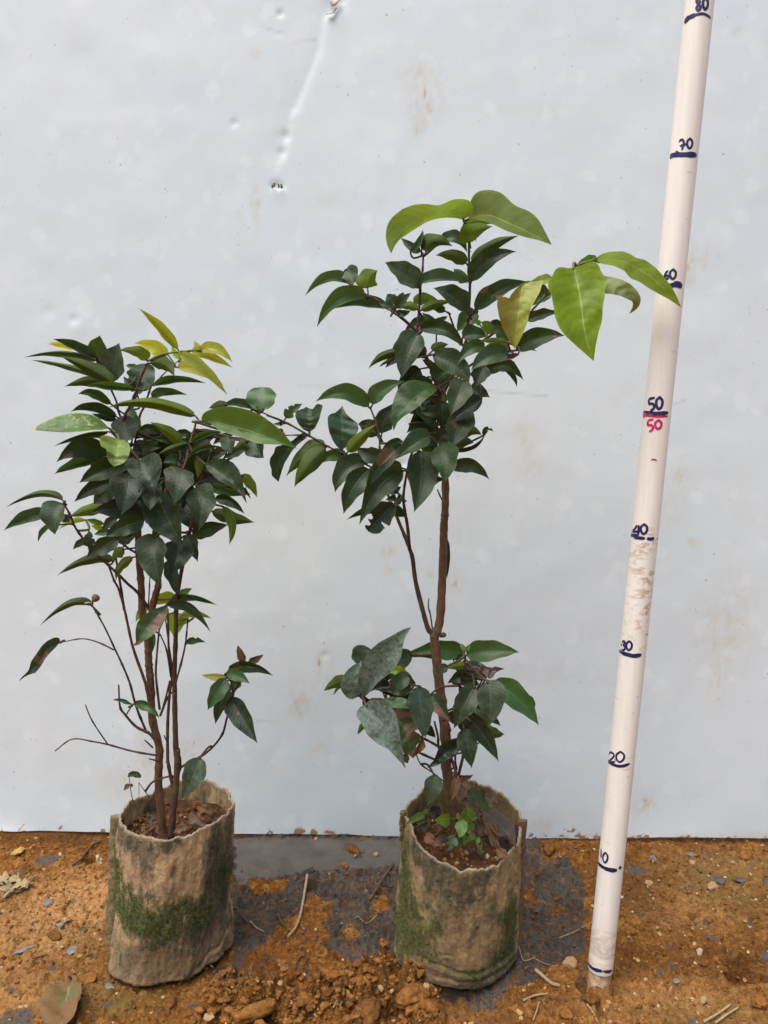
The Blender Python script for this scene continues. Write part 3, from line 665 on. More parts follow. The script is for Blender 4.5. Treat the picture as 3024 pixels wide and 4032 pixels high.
RBG = make_bag('grow_bag', 'brownish felt grow bag with bright moss on both sides, holding the taller sapling', (.068, .667), (.0715, .6595),
     {0: .056, 45: .055, 90: .054, 135: .055, 180: .060, 205: .062, 240: .0605, 270: .0605, 300: .0585, 330: .057},
     {0: .0535, 45: .053, 90: .053, 135: .052, 180: .052, 215: .051, 270: .052, 320: .052},
     {0: .1360, 20: .1385, 45: .1425, 70: .1450, 90: .1455, 120: .1435, 150: .1400, 175: .1400, 195: .1405, 203: .1375, 206: .1340, 210: .1325, 213: .1255, 222: .1235, 240: .1205, 270: .1155, 300: .1140, 325: .1200, 345: .1300}, 27, M_FELT2,
     [('moss', 208, .42, 26, .30, 1.45), ('moss', 232, .38, 16, .20, 1.1), ('moss', 196, .70, 12, .24, 1.1), ('moss', 320, .40, 15, .24, 1.4), ('moss', 306, .24, 18, .09, .95), ('moss', 280, .19, 26, .04, .7), ('moss', 225, .12, 16, .10, .7),
      ('algae', 250, .93, 20, .10, 1.56), ('algae', 230, .90, 16, .14, 1.17), ('algae', 285, .93, 14, .08, 1.17), ('algae', 214, .97, 8, .14, 1.30), ('algae', 262, .78, 26, .12, 0.81), ('algae', 236, .6, 18, .1, 0.78), ('algae', 300, .14, 30, .10, 1.04), ('algae', 300, .70, 14, .12, 0.72),
      ('dark_brown', 275, .22, 70, .24, 1.2), ('dark_brown', 300, .48, 24, .3, .8), ('dark_brown', 250, .55, 26, .2, .8), ('dark_brown', 232, .72, 20, .12, .8), ('clay', 222, .82, 8, .14, 1.0), ('clay', 270, .85, 10, .10, .7), ('clay', 310, .60, 12, .14, .5), ('clay', 262, .30, 22, .12, .5), ('pink', 270, .05, 50, .05, .9)],
     [(226, .21, 342, .17, .0016, .014), (240, .12, 335, .115, .0010, .012), (248, .27, 262, .34, .0012, .008)], .1035)
def seam(bag, a_deg, length_out, z0, z1, curl, label=None):
    """two felt layers pressed together, standing out from the side of the bag"""
    root, P, th, O, RZ = bag; j = int(round(a_deg / 360 * len(th))) % len(th); t = math.radians(th[j])
    nrm = Vector((math.cos(t), math.sin(t), 0)); tg = Vector((-math.sin(t), math.cos(t), 0))
    V, F = [], []; n_ = 60; prof = [(-.004, -.0016), (.35, -.0020), (.8, -.0016), (1.0, -.0003), (.98, .0010), (.5, .0020), (-.004, .0016)]
    rs = random.Random(int(a_deg))
    for i in range(n_ + 1):
        f = i / n_; z = z0 + (z1 - z0) * f
        k = min(149, int(149 * min(1, z / RZ[j]))); b_ = Vector(P[k, j]) - Vector(O); b_.z = z
        L = length_out * (1 + .22 * float(fbm(f * 9, 1.3, seed=int(a_deg))) ) * min(1, .25 + f * 6) 
        for u, v in prof:
            wob_ = curl * max(0, u) * (1 + .8 * float(fbm(f * 7, 4.2, seed=5 + int(a_deg))))
            V.append(b_ + nrm * (L * u if u > 0 else u) + tg * (v + wob_ + .0006 * float(vnoise(f * 70, u * 9, seed=3))))
    m_ = len(prof)
    for i in range(n_):
        for k in range(m_): F.append((i * m_ + k, i * m_ + (k + 1) % m_, (i + 1) * m_ + (k + 1) % m_, (i + 1) * m_ + k))
    F.append(tuple(range(m_))[::-1]); F.append(tuple(range(n_ * m_, n_ * m_ + m_)))
    o_ = mesh_obj('seam', V, F, M_SEAM if a_deg < 300 else M_SEAM2, root); 
    me = o_.data
M_SEAM = simple_mat('seam_felt', (.10, .078, .040), (.30, .235, .125), .95, 260, .0012)
M_SEAM2 = simple_mat('seam_felt_brown', (.10, .055, .035), (.22, .14, .085), .95, 260, .0012)
seam(LB, 197, .0085, .018, .1435, -.003)
seam(RBG, 352, .0048, .020, .1365, .003)
seam(RBG, 184, .0035, .112, .1440, .003)
# ================================================================== MEASURING POLE
pb = atY(*src('V', 329, 1335), .620); pt_ = atY(*src('W', 613, 150), .626)
AX = (pt_ - pb).normalized(); PR = .01066
root = tag(empty('measuring_pole', pb), 'cream plastic pipe marked in tens from 10 to 80, stuck leaning in the clay', 'measuring pole')
side = AX.cross(Vector((0, 1, 0))).normalized(); fwd = side.cross(AX).normalized()
m, n, b, o = newmat('cream_plastic'); N = NB(n); vec = N.coord('Object')
c = N.mix(N.ramp(N.noise(N.coord('Object', (1, 1, .06)), 260, 3, .6), [(.35, 0.0), (.7, 1.0)]), (.79, .735, .650), (.85, .80, .725))
sx = N.node('ShaderNodeSeparateXYZ'); N.put(sx.inputs[0], vec); hz = sx.outputs[2]
def band(lo, hi, e=.01):
    return N.math('MULTIPLY', N.ramp(N.math('MULTIPLY_ADD', hz, 1.0, 0.0), [(max(0, lo - e), 0.0), (lo, 1.0)]), N.ramp(hz, [(hi, 1.0), (min(1, hi + e), 0.0)]))
smu = N.noise(N.coord('Object', (1, 1, 2.4)), 85, 5, .65, 1.0)
rightside = N.ramp(sx.outputs[0], [(.0, 0.0), (.03, 1.0)])
c = N.mix(N.math('MULTIPLY', N.math('MULTIPLY', band(.295, .385), N.math('MULTIPLY', N.ramp(smu, [(.50, 0.0), (.64, 1.0)]), N.ramp(sx.outputs[0], [(.005, .15), (.022, 1.0)]))), .75), c, (.36, .20, .065))
c = N.mix(N.math('MULTIPLY', band(.18, .29), N.ramp(N.noise(vec, 130, 3, .6), [(.67, 0.0), (.72, .8)])), c, (.20, .10, .06))
c = N.mix(N.math('MULTIPLY', band(0.0, .035, .02), N.ramp(smu, [(.4, 0.0), (.7, .6)])), c, (.42, .24, .10))
c = N.mix(N.ramp(N.noise(N.coord('Object', (1, 1, 4)), 60, 2, .5), [(.71, 0.0), (.73, .35)]), c, (.42, .35, .27))
N.put(b.inputs['Base Color'], c); b.inputs['Roughness'].default_value = .40; b.inputs['Specular IOR Level'].default_value = .4
b.inputs['Subsurface Weight'].default_value = .0
M_PVC = m
def lathe_axis(name, prof, mat, ns=48):
    V, F = [], []
    for i, (hgt, r) in enumerate(prof):
        for k in range(ns):
            a = 2 * math.pi * k / ns; V.append(AX * hgt + (side * math.cos(a) + fwd * math.sin(a)) * r)
        if i:
            for k in range(ns): F.append(((i - 1) * ns + k, (i - 1) * ns + (k + 1) % ns, i * ns + (k + 1) % ns, i * ns + k))
    return mesh_obj(name, V, F, mat, root)
lathe_axis('pipe', [(0.0, PR * .80), (0.0, PR * .985), (.0006, PR), (.0150, PR), (.0156, PR * .988), (.0164, PR * .988), (.0172, PR)] + [(.0172 + k * .0206, PR) for k in range(1, 44)] + [(.925, PR * .82), (.90, PR * .82)], M_PVC)
M_PVCD = simple_mat('mud_stained_plastic', (.30, .155, .06), (.62, .48, .34), .6, 120, .0003)
lathe_axis('pipe_end', [(-.055, PR * .86), (-.0, PR * .90), (.004, PR * .80)], M_PVCD)
def marker(name, c):
    m, n, b, o = newmat(name); N = NB(n)
    N.put(b.inputs['Base Color'], N.mix(N.ramp(N.noise(N.coord('Object'), 420, 3), [(.35, 0.0), (.7, 1.0)]), tuple(t * .7 for t in c), tuple(t * 1.5 + .01 for t in c))); b.inputs['Roughness'].default_value = .35
    return m
M_BLUE = marker('blue_marker_ink', (.012, .010, .075)); M_PINK = marker('pink_marker_ink', (.55, .015, .12))
def pole_hit(t, x, y):
    """where the line of sight meets the pipe's near surface, as (angle, height)"""
    d = ray(*src(t, x, y)).normalized(); o_ = CAMP - pb
    dp = d - AX * d.dot(AX); op = o_ - AX * o_.dot(AX)
    A_, B_, C_ = dp.dot(dp), 2 * dp.dot(op), op.dot(op) - PR * PR
    D_ = B_ * B_ - 4 * A_ * C_
    k = (-B_ - math.sqrt(max(D_, 0))) / (2 * A_); q = o_ + d * k
    return math.atan2(q.dot(fwd), q.dot(side)), q.dot(AX)
def stroke(name, t, strokes, wid, mat, parent=root):
    V, F = [], []
    for pts in strokes:
        q = [pole_hit(t, *p) for p in pts]
        base = q[0][0]; q = [Vector(((((a - base + math.pi) % (2 * math.pi)) - math.pi + base) * PR, h_, 0)) for a, h_ in q]
        q = catmull(q, 5) if len(q) > 1 else q
        k0 = len(V); nn = len(q)
        for i, p in enumerate(q):
            t_ = (q[min(i + 1, nn - 1)] - q[max(i - 1, 0)]); t_.normalize(); nn_ = Vector((-t_.y, t_.x, 0))
            e = .55 + .45 * min(1, min(i, nn - 1 - i) / 2.0); ww = (wid[min(i * len(wid) // nn, len(wid) - 1)] if isinstance(wid, (list, tuple)) else wid) * e
            for s_ in (-1, 0, 1):
                z = p + nn_ * (ww * .5 * s_); a = z.x / PR; r = PR + .00022
                V.append(AX * z.y + (side * math.cos(a) + fwd * math.sin(a)) * r)
            if i:
                b_ = k0 + (i - 1) * 3; F += [(b_, b_ + 1, b_ + 4, b_ + 3), (b_ + 1, b_ + 2, b_ + 5, b_ + 4)]
    return mesh_obj(name, V, F, mat, parent)
GL = {'0': [[(.5, 1), (.12, .75), (.08, .35), (.4, 0), (.82, .25), (.9, .7), (.55, 1), (.42, .96)]], '1': [[(.55, 1), (.5, .5), (.45, 0)]],
      '2': [[(.05, .75), (.35, 1), (.8, .85), (.7, .5), (.1, .05), (.5, .08), (1, .12)]],
      '3': [[(.2, .85), (.55, .98), (.85, .8), (.45, .55), (.9, .35), (.55, .02), (.1, .08)], [(0, .75), (.1, .45)]],
      '4': [[(.62, 1), (.35, .7), (0, .42), (.5, .40), (1, .40)], [(.85, 1), (.78, .5), (.72, 0)]],
      '5': [[(.95, 1), (.5, .95), (.1, .88)], [(.1, .88), (.18, .5), (.6, .52), (.85, .25), (.55, 0), (.3, .03)]],
      '6': [[(.8, 1), (.35, .7), (.1, .3), (.4, 0), (.85, .2), (.6, .45), (.2, .3)]],
      '7': [[(0, .78), (.35, 1), (.6, .75), (.5, .35), (.35, 0)], [(.1, .38), (.6, .5), (1.05, .55)]],
      '8': [[(.8, .85), (.5, 1), (.2, .8), (.5, .52), (.8, .25), (.5, 0), (.2, .22), (.5, .52), (.82, .8)]]}
def digits(name, t, spec, wid, mat):
    st = []
    for ch, x0, y0, x1, y1 in spec:
        for g in GL[ch]: st.append([(x0 + (x1 - x0) * u, y1 + (y0 - y1) * v) for u, v in g])
    stroke(name, t, st, wid, mat)
digits('number', 'W', [('8', 598, -12, 642, 74), ('0', 648, -14, 688, 66)], .0020, M_BLUE)
stroke('mark', 'W', [[(522, 158), (548, 128), (590, 108), (648, 96), (680, 108), (704, 128)]], [.0044, .0034, .0020, .0018, .0016], M_BLUE)
digits('number', 'W', [('7', 484, 972, 540, 1046), ('0', 538, 966, 580, 1034)], .0017, M_BLUE)
stroke('mark', 'W', [[(422, 1098), (440, 1082), (520, 1078), (606, 1082)], [(468, 1068), (478, 1054)]], [.0042, .0036, .0036, .0044], M_BLUE)
digits('number', 'W', [('6', 380, 1884, 416, 1946), ('0', 418, 1878, 466, 1944)], .0018, M_BLUE)
stroke('mark', 'W', [[(335, 1985), (400, 1990), (435, 1988), (470, 1980), (504, 1996)]], [.003, .0034, .0036, .0048, .0048], M_BLUE)
digits('number', 'X', [('5', 384, 482, 428, 556), ('0', 430, 480, 474, 550)], .0021, M_BLUE)
stroke('mark', 'X', [[(354, 570), (400, 576), (440, 578), (504, 572)]], .0034, M_BLUE)
stroke('mark', 'X', [[(353, 590), (380, 586), (430, 594), (502, 593)]], [.004, .0026, .0022, .002], M_PINK)
digits('number', 'X', [('5', 378, 612, 420, 682), ('0', 424, 618, 468, 670)], .0020, M_PINK)
stroke('mark', 'X', [[(402, 856), (420, 852), (436, 860)]], .0012, M_PINK)
digits('number', 'X', [('4', 293, 1246, 336, 1312), ('0', 338, 1243, 382, 1300)], .0020, M_BLUE)
stroke('mark', 'X', [[(276, 1306), (300, 1308), (325, 1310)], [(298, 1318), (330, 1324), (366, 1326)], [(376, 1328), (400, 1330), (420, 1324)]], .0028, M_BLUE)
digits('number', 'X', [('3', 222, 1942, 252, 1998), ('0', 252, 1944, 290, 1998)], .0018, M_BLUE)
stroke('mark', 'X', [[(206, 1994), (230, 2014), (262, 2024), (300, 2032), (344, 2024)]], [.0026, .0034, .0034, .0036], M_BLUE)
digits('number', 'Z', [('2', 1313, 1625, 1329, 1648), ('0', 1330, 1624, 1350, 1646)], .0017, M_BLUE)
stroke('mark', 'Z', [[(1313, 1641), (1326, 1652), (1342, 1655), (1360, 1649)]], .0026, M_BLUE)
digits('number', 'V', [('1', 332, 388, 342, 458), ('0', 348, 418, 392, 496)], .0017, M_BLUE)
stroke('mark', 'V', [[(313, 492), (335, 520), (365, 540), (400, 552), (462, 556)], [(476, 546), (494, 526)]], [.0030, .0030, .0036, .0040], M_BLUE)
stroke('mark', 'V', [[(233, 1284), (248, 1314), (275, 1338), (310, 1350), (345, 1356)], [(350, 1356), (420, 1352)]], [.0026, .0028, .0034, .003], M_BLUE)
# ================================================================== SAPLINGS
class Plant:
    def __init__(s, name, label, Y, loc, group='potted saplings'):
        s.Y = Y; s.root = tag(empty(name, loc), label, 'sapling', group); s.loc = Vector(loc); s.pts = []
    def stem(s, kind, pts, d0, d1, r0, r1, mat, nodes=True):
        """pts: [(tile,x,y)...] ; d: cm towards the camera ; r: radius in photograph pixels"""
        n = len(pts); W_ = []
        L = [0]
        Q = [src(*p[:3]) for p in pts]
        for a, b in zip(Q[:-1], Q[1:]): L.append(L[-1] + math.hypot(a[0] - b[0], a[1] - b[1]))
        for q, l in zip(Q, L): W_.append(atY(q[0], q[1], s.Y - (d0 + (d1 - d0) * l / L[-1]) * .01))
        C = catmull(W_, 7); m_ = len(C); rad = []
        nn = max(1, int(L[-1] / 95)); sc_ = s.Y / FPX
        for i in range(m_):
            f = i / (m_ - 1); r = (r0 + (r1 - r0) * f)
            if nodes:
                ph = (f * nn) % 1.0; bump_ = math.exp(-((ph - .5) / .07) ** 2); r *= 1 + (.35 if r < 5 else .13) * bump_
            rad.append(r * sc_ * (1 + .05 * math.sin(i * 1.7)))
            s.pts.append((C[i], rad[-1]))
        V, F = tube([c - s.loc for c in C], rad, 9 if r0 > 8 else 6)
        return mesh_obj(kind, V, F, mat, s.root)
    def leaf(s, col, t, pts, wl, wr, d0, d1, fl=''):
        P2 = [src(t, *p) for p in pts]; k = TILE[t][2]
        wl *= k * 1.13; wr *= k * 1.13
        (bx, by), (tx, ty) = P2[0], P2[-1]
        if len(P2) == 3: cx, cy = 2 * P2[1][0] - (bx + tx) / 2, 2 * P2[1][1] - (by + ty) / 2
        else: cx, cy = (bx + tx) / 2, (by + ty) / 2
        lp = math.hypot(tx - bx, ty - by); sc_ = s.Y / FPX
        L3 = math.hypot(lp * sc_, (d1 - d0) * .01)
        under = 'u' in fl or (col in ('o', 'o2', 'ot') and 't' not in fl)
        sg = -1 if under else 1
        Wt = max(abs(wl), abs(wr), .20 * L3 / sc_)
        def dz(w_):
            q = math.sqrt(max(0, Wt * Wt - w_ * w_)); return min(q, .75 * Wt) if abs(w_) < .8 * Wt else min(q, .35 * Wt) + .24 * Wt
        zl, zr = dz(wl) * sg, dz(wr) * sg
        a, b = (.54, 1.06) if 'b' not in fl else (.5, .42)
        if 'c' in fl: a, b = .40, .95
        tm = a / (a + b); nrm_ = tm ** a * (1 - tm) ** b
        rs = random.Random(int(bx * 7 + by * 13 + tx)); ph1, ph2 = rs.uniform(0, 6), rs.uniform(0, 6); wv = rs.uniform(.025, .075) + (.10 if 'z' in fl else 0)
        bites = [(rs.uniform(.35, .95), rs.uniform(.03, .09), rs.uniform(.3, .75), rs.choice((-1, 1))) for _ in range(3)] if 'n' in fl else []
        ns = 20 if not bites else 34
        cols = (-1, -.66, -.3, 0, .3, .66, 1); V, UVs, F = [], [], []
        droop = rs.uniform(.0, .12)
        for i in range(ns + 1):
            f = i / ns; x = (1 - f) ** 2 * bx + 2 * f * (1 - f) * cx + f * f * tx; y = (1 - f) ** 2 * by + 2 * f * (1 - f) * cy + f * f * ty
            gx_ = 2 * (1 - f) * (cx - bx) + 2 * f * (tx - cx); gy_ = 2 * (1 - f) * (cy - by) + 2 * f * (ty - cy)
            g = math.hypot(gx_, gy_) or 1; lx, ly = gy_ / g, -gx_ / g           # unit vector to the left of travel, screen axes (y down)
            d = d0 + (d1 - d0) * f + droop * math.sin(math.pi * f) * L3 * 100
            C = atY(x, y, s.Y - d * .01); zc = (C - CAMP).dot(FW); px_ = zc / FPX
            w0 = (max(f, 1e-6) ** a * max(1 - f, 0) ** b) / nrm_
            if f > .86 and 'b' not in fl: w0 *= 1 - .35 * (f - .86) / .14
            for u in cols:
                e = abs(u); ww = (wl if u < 0 else wr); zz = (zl if u < 0 else zr); q = w0
                for bf, bw, bd, bs in bites:
                    if bs * u > 0 and e > .5: q *= 1 - bd * math.exp(-((f - bf) / bw) ** 4)
                q *= 1 + wv * math.sin(f * 17 + ph1 + (2 if u > 0 else 0)) * e
                lat = (-1 if u > 0 else 1) * e * ww * q
                if e > .2: lat += 0
                dep = (e ** 1.35) * zz * q + e * e * (.17 if 'z' not in fl else .45) * Wt * w0 * math.sin(f * 13 + ph2 + u) * (.5 + .5 * f)
                p = C + (RT * lx - UP * ly) * (lat * px_) - FW * (dep * px_)
                V.append(p - s.loc); UVs.append((u * .5 + .5, f))
        nc = len(cols)
        for i in range(ns):
            for j in range(nc - 1):
                q = (i * nc + j, (i + 1) * nc + j, (i + 1) * nc + j + 1, i * nc + j + 1)
                F.append(q if under else q[::-1])
        # flip test: u=-1 is the left of travel; seen from the camera the order above is clockwise
        nf = len(F); nv0 = len(V)
        # petiole to the nearest stem
        base = V[3] + s.loc; best = None
        if 'x' not in fl:
            for (q, r_) in s.pts:
                dd = (q - base).length + max(0, (q.z - base.z)) * .35
                if best is None or dd < best[0]: best = (dd, q, r_)
        mats = [LM[col]]; fm = [0] * nf
        if best and best[0] < .075:
            q = best[1]; ln = (q - base).length
            fwd_ = (V[nc + 3] - V[3]).normalized()
            midp = (q + base) / 2 - fwd_ * min(.3 * ln, .006) + Vector((0, 0, -.08 * ln))
            n1_, n2_ = V[3] + fwd_ * .0015, V[3]
            PP = catmull([q - s.loc, midp - s.loc, n2_, n1_], 4)
            pr = .00075 if ln < .02 else .0009
            TV, TF = tube(PP, [pr * (1.25 - .5 * i / len(PP)) for i in range(len(PP))], 5)
            V += TV; F += [tuple(i + nv0 for i in f_) for f_ in TF]; fm += [1] * len(TF)
            UVs += [(.5, 0)] * len(TV); mats.append(M_GTWIG if col in ('L', 'L2', 'L3', 'Y', 'y', 'y2', 'R', 'v2') and ln < .03 else M_TWIG)
        o_ = mesh_obj('leaf', V, F, mats, s.root, fmat=fm)
        uvl = o_.data.uv_layers.new(name='UVMap'); idx = np.zeros(len(o_.data.loops), np.int32); o_.data.loops.foreach_get('vertex_index', idx)
        uvl.data.foreach_set('uv', np.array(UVs, np.float32)[idx].ravel())
        return o_
    def oleaf(s, col, t, e1, mid, e2, d0, d1, z1=.3, z2=.3, fl=''):
        """leaf from its two edges and its midrib (base -> tip); z1, z2: how far (cm) each edge stands towards the camera"""
        def rs_(pl, n):
            q = [src(t, *p) for p in pl]; L = [0]
            for a, b in zip(q[:-1], q[1:]): L.append(L[-1] + math.hypot(a[0] - b[0], a[1] - b[1]))
            o = []
            for i in range(n + 1):
                l = L[-1] * i / n; k = min(len(L) - 2, max(0, int(np.searchsorted(L, l) - 1))); f = (l - L[k]) / max(1e-6, L[k + 1] - L[k])
                o.append((q[k][0] + (q[k + 1][0] - q[k][0]) * f, q[k][1] + (q[k + 1][1] - q[k][1]) * f))
            for _ in range(1):
                o = [o[0]] + [((a[0] + 5 * b[0] + c[0]) / 7, (a[1] + 5 * b[1] + c[1]) / 7) for a, b, c in zip(o, o[1:], o[2:])] + [o[-1]]
            return o
        ns = 34; E1, Mm, E2 = rs_(e1, ns), rs_(mid, ns), rs_(e2, ns)
        under = 'u' in fl or (col in ('o', 'o2', 'ot') and 't' not in fl); sg = -1 if under else 1
        rr = random.Random(int(mid[0][0] * 3 + mid[0][1])); p1, p2 = rr.uniform(0, 6), rr.uniform(0, 6)
        cols = (-1, -.66, -.3, 0, .3, .66, 1); V, UVs, F = [], [], []
        for i in range(ns + 1):
            f = i / ns; w0 = math.sin(math.pi * min(1, f ** .8))
            for u in cols:
                A = E1[i] if u < 0 else E2[i]; e = abs(u)
                x = Mm[i][0] + (A[0] - Mm[i][0]) * e; y = Mm[i][1] + (A[1] - Mm[i][1]) * e
                d = d0 + (d1 - d0) * f + .5 * math.sin(math.pi * f) + sg * (z1 if u < 0 else z2) * e ** 1.4 * w0 + .15 * w0 * e * math.sin(f * 15 + p1 + (u > 0) * 2) + .05 * w0 * math.sin(f * 31 + u * 3 + p2) + .035 * w0 * math.sin(f * 60 + e * 9 + p1)
                V.append(atY(x, y, s.Y - d * .01) - s.loc); UVs.append((u * .5 + .5, f))
        a, b, c = V[3 + 7 * (ns // 2)] + s.loc, V[7 * (ns // 2)] + s.loc, V[3 + 7 * (ns // 2 + 3)] + s.loc
        flip = (c - a).cross(b - a).dot(a - CAMP) > 0
        if under: flip = not flip
        for i in range(ns):
            for j in range(6):
                q = (i * 7 + j, (i + 1) * 7 + j, (i + 1) * 7 + j + 1, i * 7 + j + 1); F.append(q if flip else q[::-1])
        nf, nv0 = len(F), len(V); mats = [LM[col]]; fm = [0] * nf
        base = V[3] + s.loc; best = None
        for (q, r_) in s.pts:
            dd = (q - base).length
            if best is None or dd < best[0]: best = (dd, q)
        if best and best[0] < .075 and 'x' not in fl:
            q = best[1]; ln = best[0]; fw_ = (V[7 + 3] - V[3]).normalized()
            PP = catmull([q - s.loc, (q + base) / 2 - s.loc - fw_ * min(.3 * ln, .006), V[3], V[3] + fw_ * .0015], 4)
            TV, TF = tube(PP, [.001 * (1.2 - .4 * i / len(PP)) for i in range(len(PP))], 5)
            V += TV; F += [tuple(i + nv0 for i in f_) for f_ in TF]; fm += [1] * len(TF); UVs += [(.5, 0)] * len(TV)
            mats.append(M_GTWIG if col in ('L', 'L2', 'L3', 'R', 'v', 'v2') else M_TWIG)
        o_ = mesh_obj('leaf', V, F, mats, s.root, fmat=fm)
        uvl = o_.data.uv_layers.new(name='UVMap'); idx = np.zeros(len(o_.data.loops), np.int32); o_.data.loops.foreach_get('vertex_index', idx)
        uvl.data.foreach_set('uv', np.array(UVs, np.float32)[idx].ravel()); return o_
def leaves(plant, txt):
    for ln in txt.strip().splitlines():
        ln = ln.split('#')[0].strip()
        if not ln: continue
        p = ln.split(); col, t = p[0], p[1]; fl = ''
        if p[-1].isalpha(): fl = p.pop()
        v = [float(z) for z in p[2:]]; pts = [(v[i], v[i + 1]) for i in range(0, len(v) - 4, 2)]
        plant.leaf(col, t, pts, *v[-4:], fl)
def oleaves(plant, txt):
    for ln in txt.strip().splitlines():
        h, e1, m_, e2 = [q.strip() for q in ln.split('|')]; h = h.split()
        P_ = lambda q: [(float(a), float(b)) for a, b in zip(q.split()[::2], q.split()[1::2])]
        plant.oleaf(h[0], h[1], P_(e1), P_(m_), P_(e2), float(h[2]), float(h[3]), float(h[4]), float(h[5]), h[6] if len(h) > 6 else '')
def stems(plant, txt):
    for ln in txt.strip().splitlines():
        p = ln.split(); kind, mt = p[0], {'T': M_TRUNK, 'B': M_BRANCH, 'W': M_TWIG, 'G': M_GTWIG}[p[1]]
        d0, d1, r0, r1 = [float(z) for z in p[2:6]]; t = None; pts = []; q = p[6:]; i = 0
        while i < len(q):
            if q[i].isalpha(): t = q[i]; i += 1
            pts.append((t, float(q[i]), float(q[i + 1]))); i += 2
        plant.stem(kind, pts, d0, d1, r0, r1, mt)

SL = Plant('sapling', 'bushy many-stemmed sapling with dark and yellow-green leaves, the shorter of the two', .650, (-.187, .650, .12))
stems(SL, '''
trunk T 0 0 17 13 G 690 830 675 600 650 330 655 120 F 300 1520 235 1250 225 1000 215 850 F 205 760 200 640 190 520 C 1330 1480 1318 1200 1300 970 1285 650 1262 380 1240 120
branch T 0 1.5 14 10 C 1415 1440 1450 1290 1480 1170 D 262 1000 262 720 320 420 430 220 500 60
branch B 0 3 6.5 3.5 C 1395 1420 1290 1270 1190 1180 1100 1090 990 990 860 870 760 740 700 650 650 530 590 430
branch B 1 0 6.5 3.5 E 1390 1090 1355 920 1270 680 1225 530 1165 250 C 1110 1240 1065 1150 1020 1030 955 880
branch B 0 0 5.5 3.5 C 1160 1430 1125 1200 1085 960 1065 850
branch W 1 3 5 2.8 E 1370 1390 1270 1140 1210 920 1140 750 1070 600 970 390 865 210
branch W 2 3 3.2 2 E 1065 615 920 545 765 510 560 545
branch B 1 2 8 3 E 1440 1440 1390 1390 1270 1330 1165 1215 1120 1140 1107 940
branch W 1.5 2 3 2.2 E 1175 1222 1235 1130
branch W 1 2.5 4.5 2.2 E 1470 1600 1240 1560 1020 1500 870 1470 675 1447 512 1557
branch W 2 3 3 2.2 E 1010 1500 900 1340 840 1235 797 1125
branch W 1 2 3.5 2.5 E 1425 1525 1350 1455
branch W 1 2 3.5 2.5 F 310 1655 205 1630
branch W 2 2 3.5 2.2 F 375 1470 345 1410
branch B 1.5 1 14 10 G 765 835 790 560 820 260 825 0 F 460 1600 450 1300 445 1000
branch B 1 2 10 6 F 445 1010 445 800 455 500 460 220 D 470 1290 520 1000 545 870 600 640 640 420 665 270
branch W 2 2 5 3.5 D 655 280 700 190 735 110
branch B 1 1 8 4 G 800 400 770 290 740 130 F 380 1640 380 1300 400 1000 420 860 390 600 380 230
branch W 1 1 4 3 F 320 1210 380 1060 430 1000
branch W 1 1 5 3.5 F 310 1230 350 1110 400 900
branch W 0 0 5 3.5 F 305 1170 270 850 280 650 300 420
branch W 2 1 4 3 F 445 960 520 680 550 520 568 325
branch W 1 2 3.5 2.5 F 410 870 370 620 315 480
branch W 1 1 3.5 2.5 F 425 800 390 560 360 330
branch W 0 0 3 2 D 200 1400 210 1200 215 1110
branch W 1 3.5 6 3.2 G 828 270 848 190 880 155 1040 70 F 800 1520 890 1400 930 1260 955 1170 985 1040 975 920 930 850
branch W 1 1 3 2 G 858 160 855 80 830 15
branch B 1.5 3.5 7 4 D 500 120 B 545 1510 560 1400 590 1290
branch G 3.5 4 5 3.5 B 590 1290 620 1190 645 1095
branch B 1 2 5.5 4 C 1240 130 A 1215 1420 1150 1110 1210 950 1265 820 1320 670 1375 545
branch G 2 2.5 4.5 3 B 195 525 330 465 480 440 600 428 690 422
branch B 0 1 4.5 3.5 A 1160 1100 1110 1010 1085 900 1045 810
branch B 0 1 4.5 3.5 A 1240 1400 1300 1060 1340 960 1380 850 1415 745
branch G 1 1 3 2 B 240 745 300 690 370 620 530 480
branch W 2 4 4 3 A 1225 1320 1190 1290 1100 1230 1010 1150
branch W 1 2 4 3 A 1045 810 960 600 905 505
branch W 0 0 4 3 A 1225 1330 1238 1180 1240 980
''')
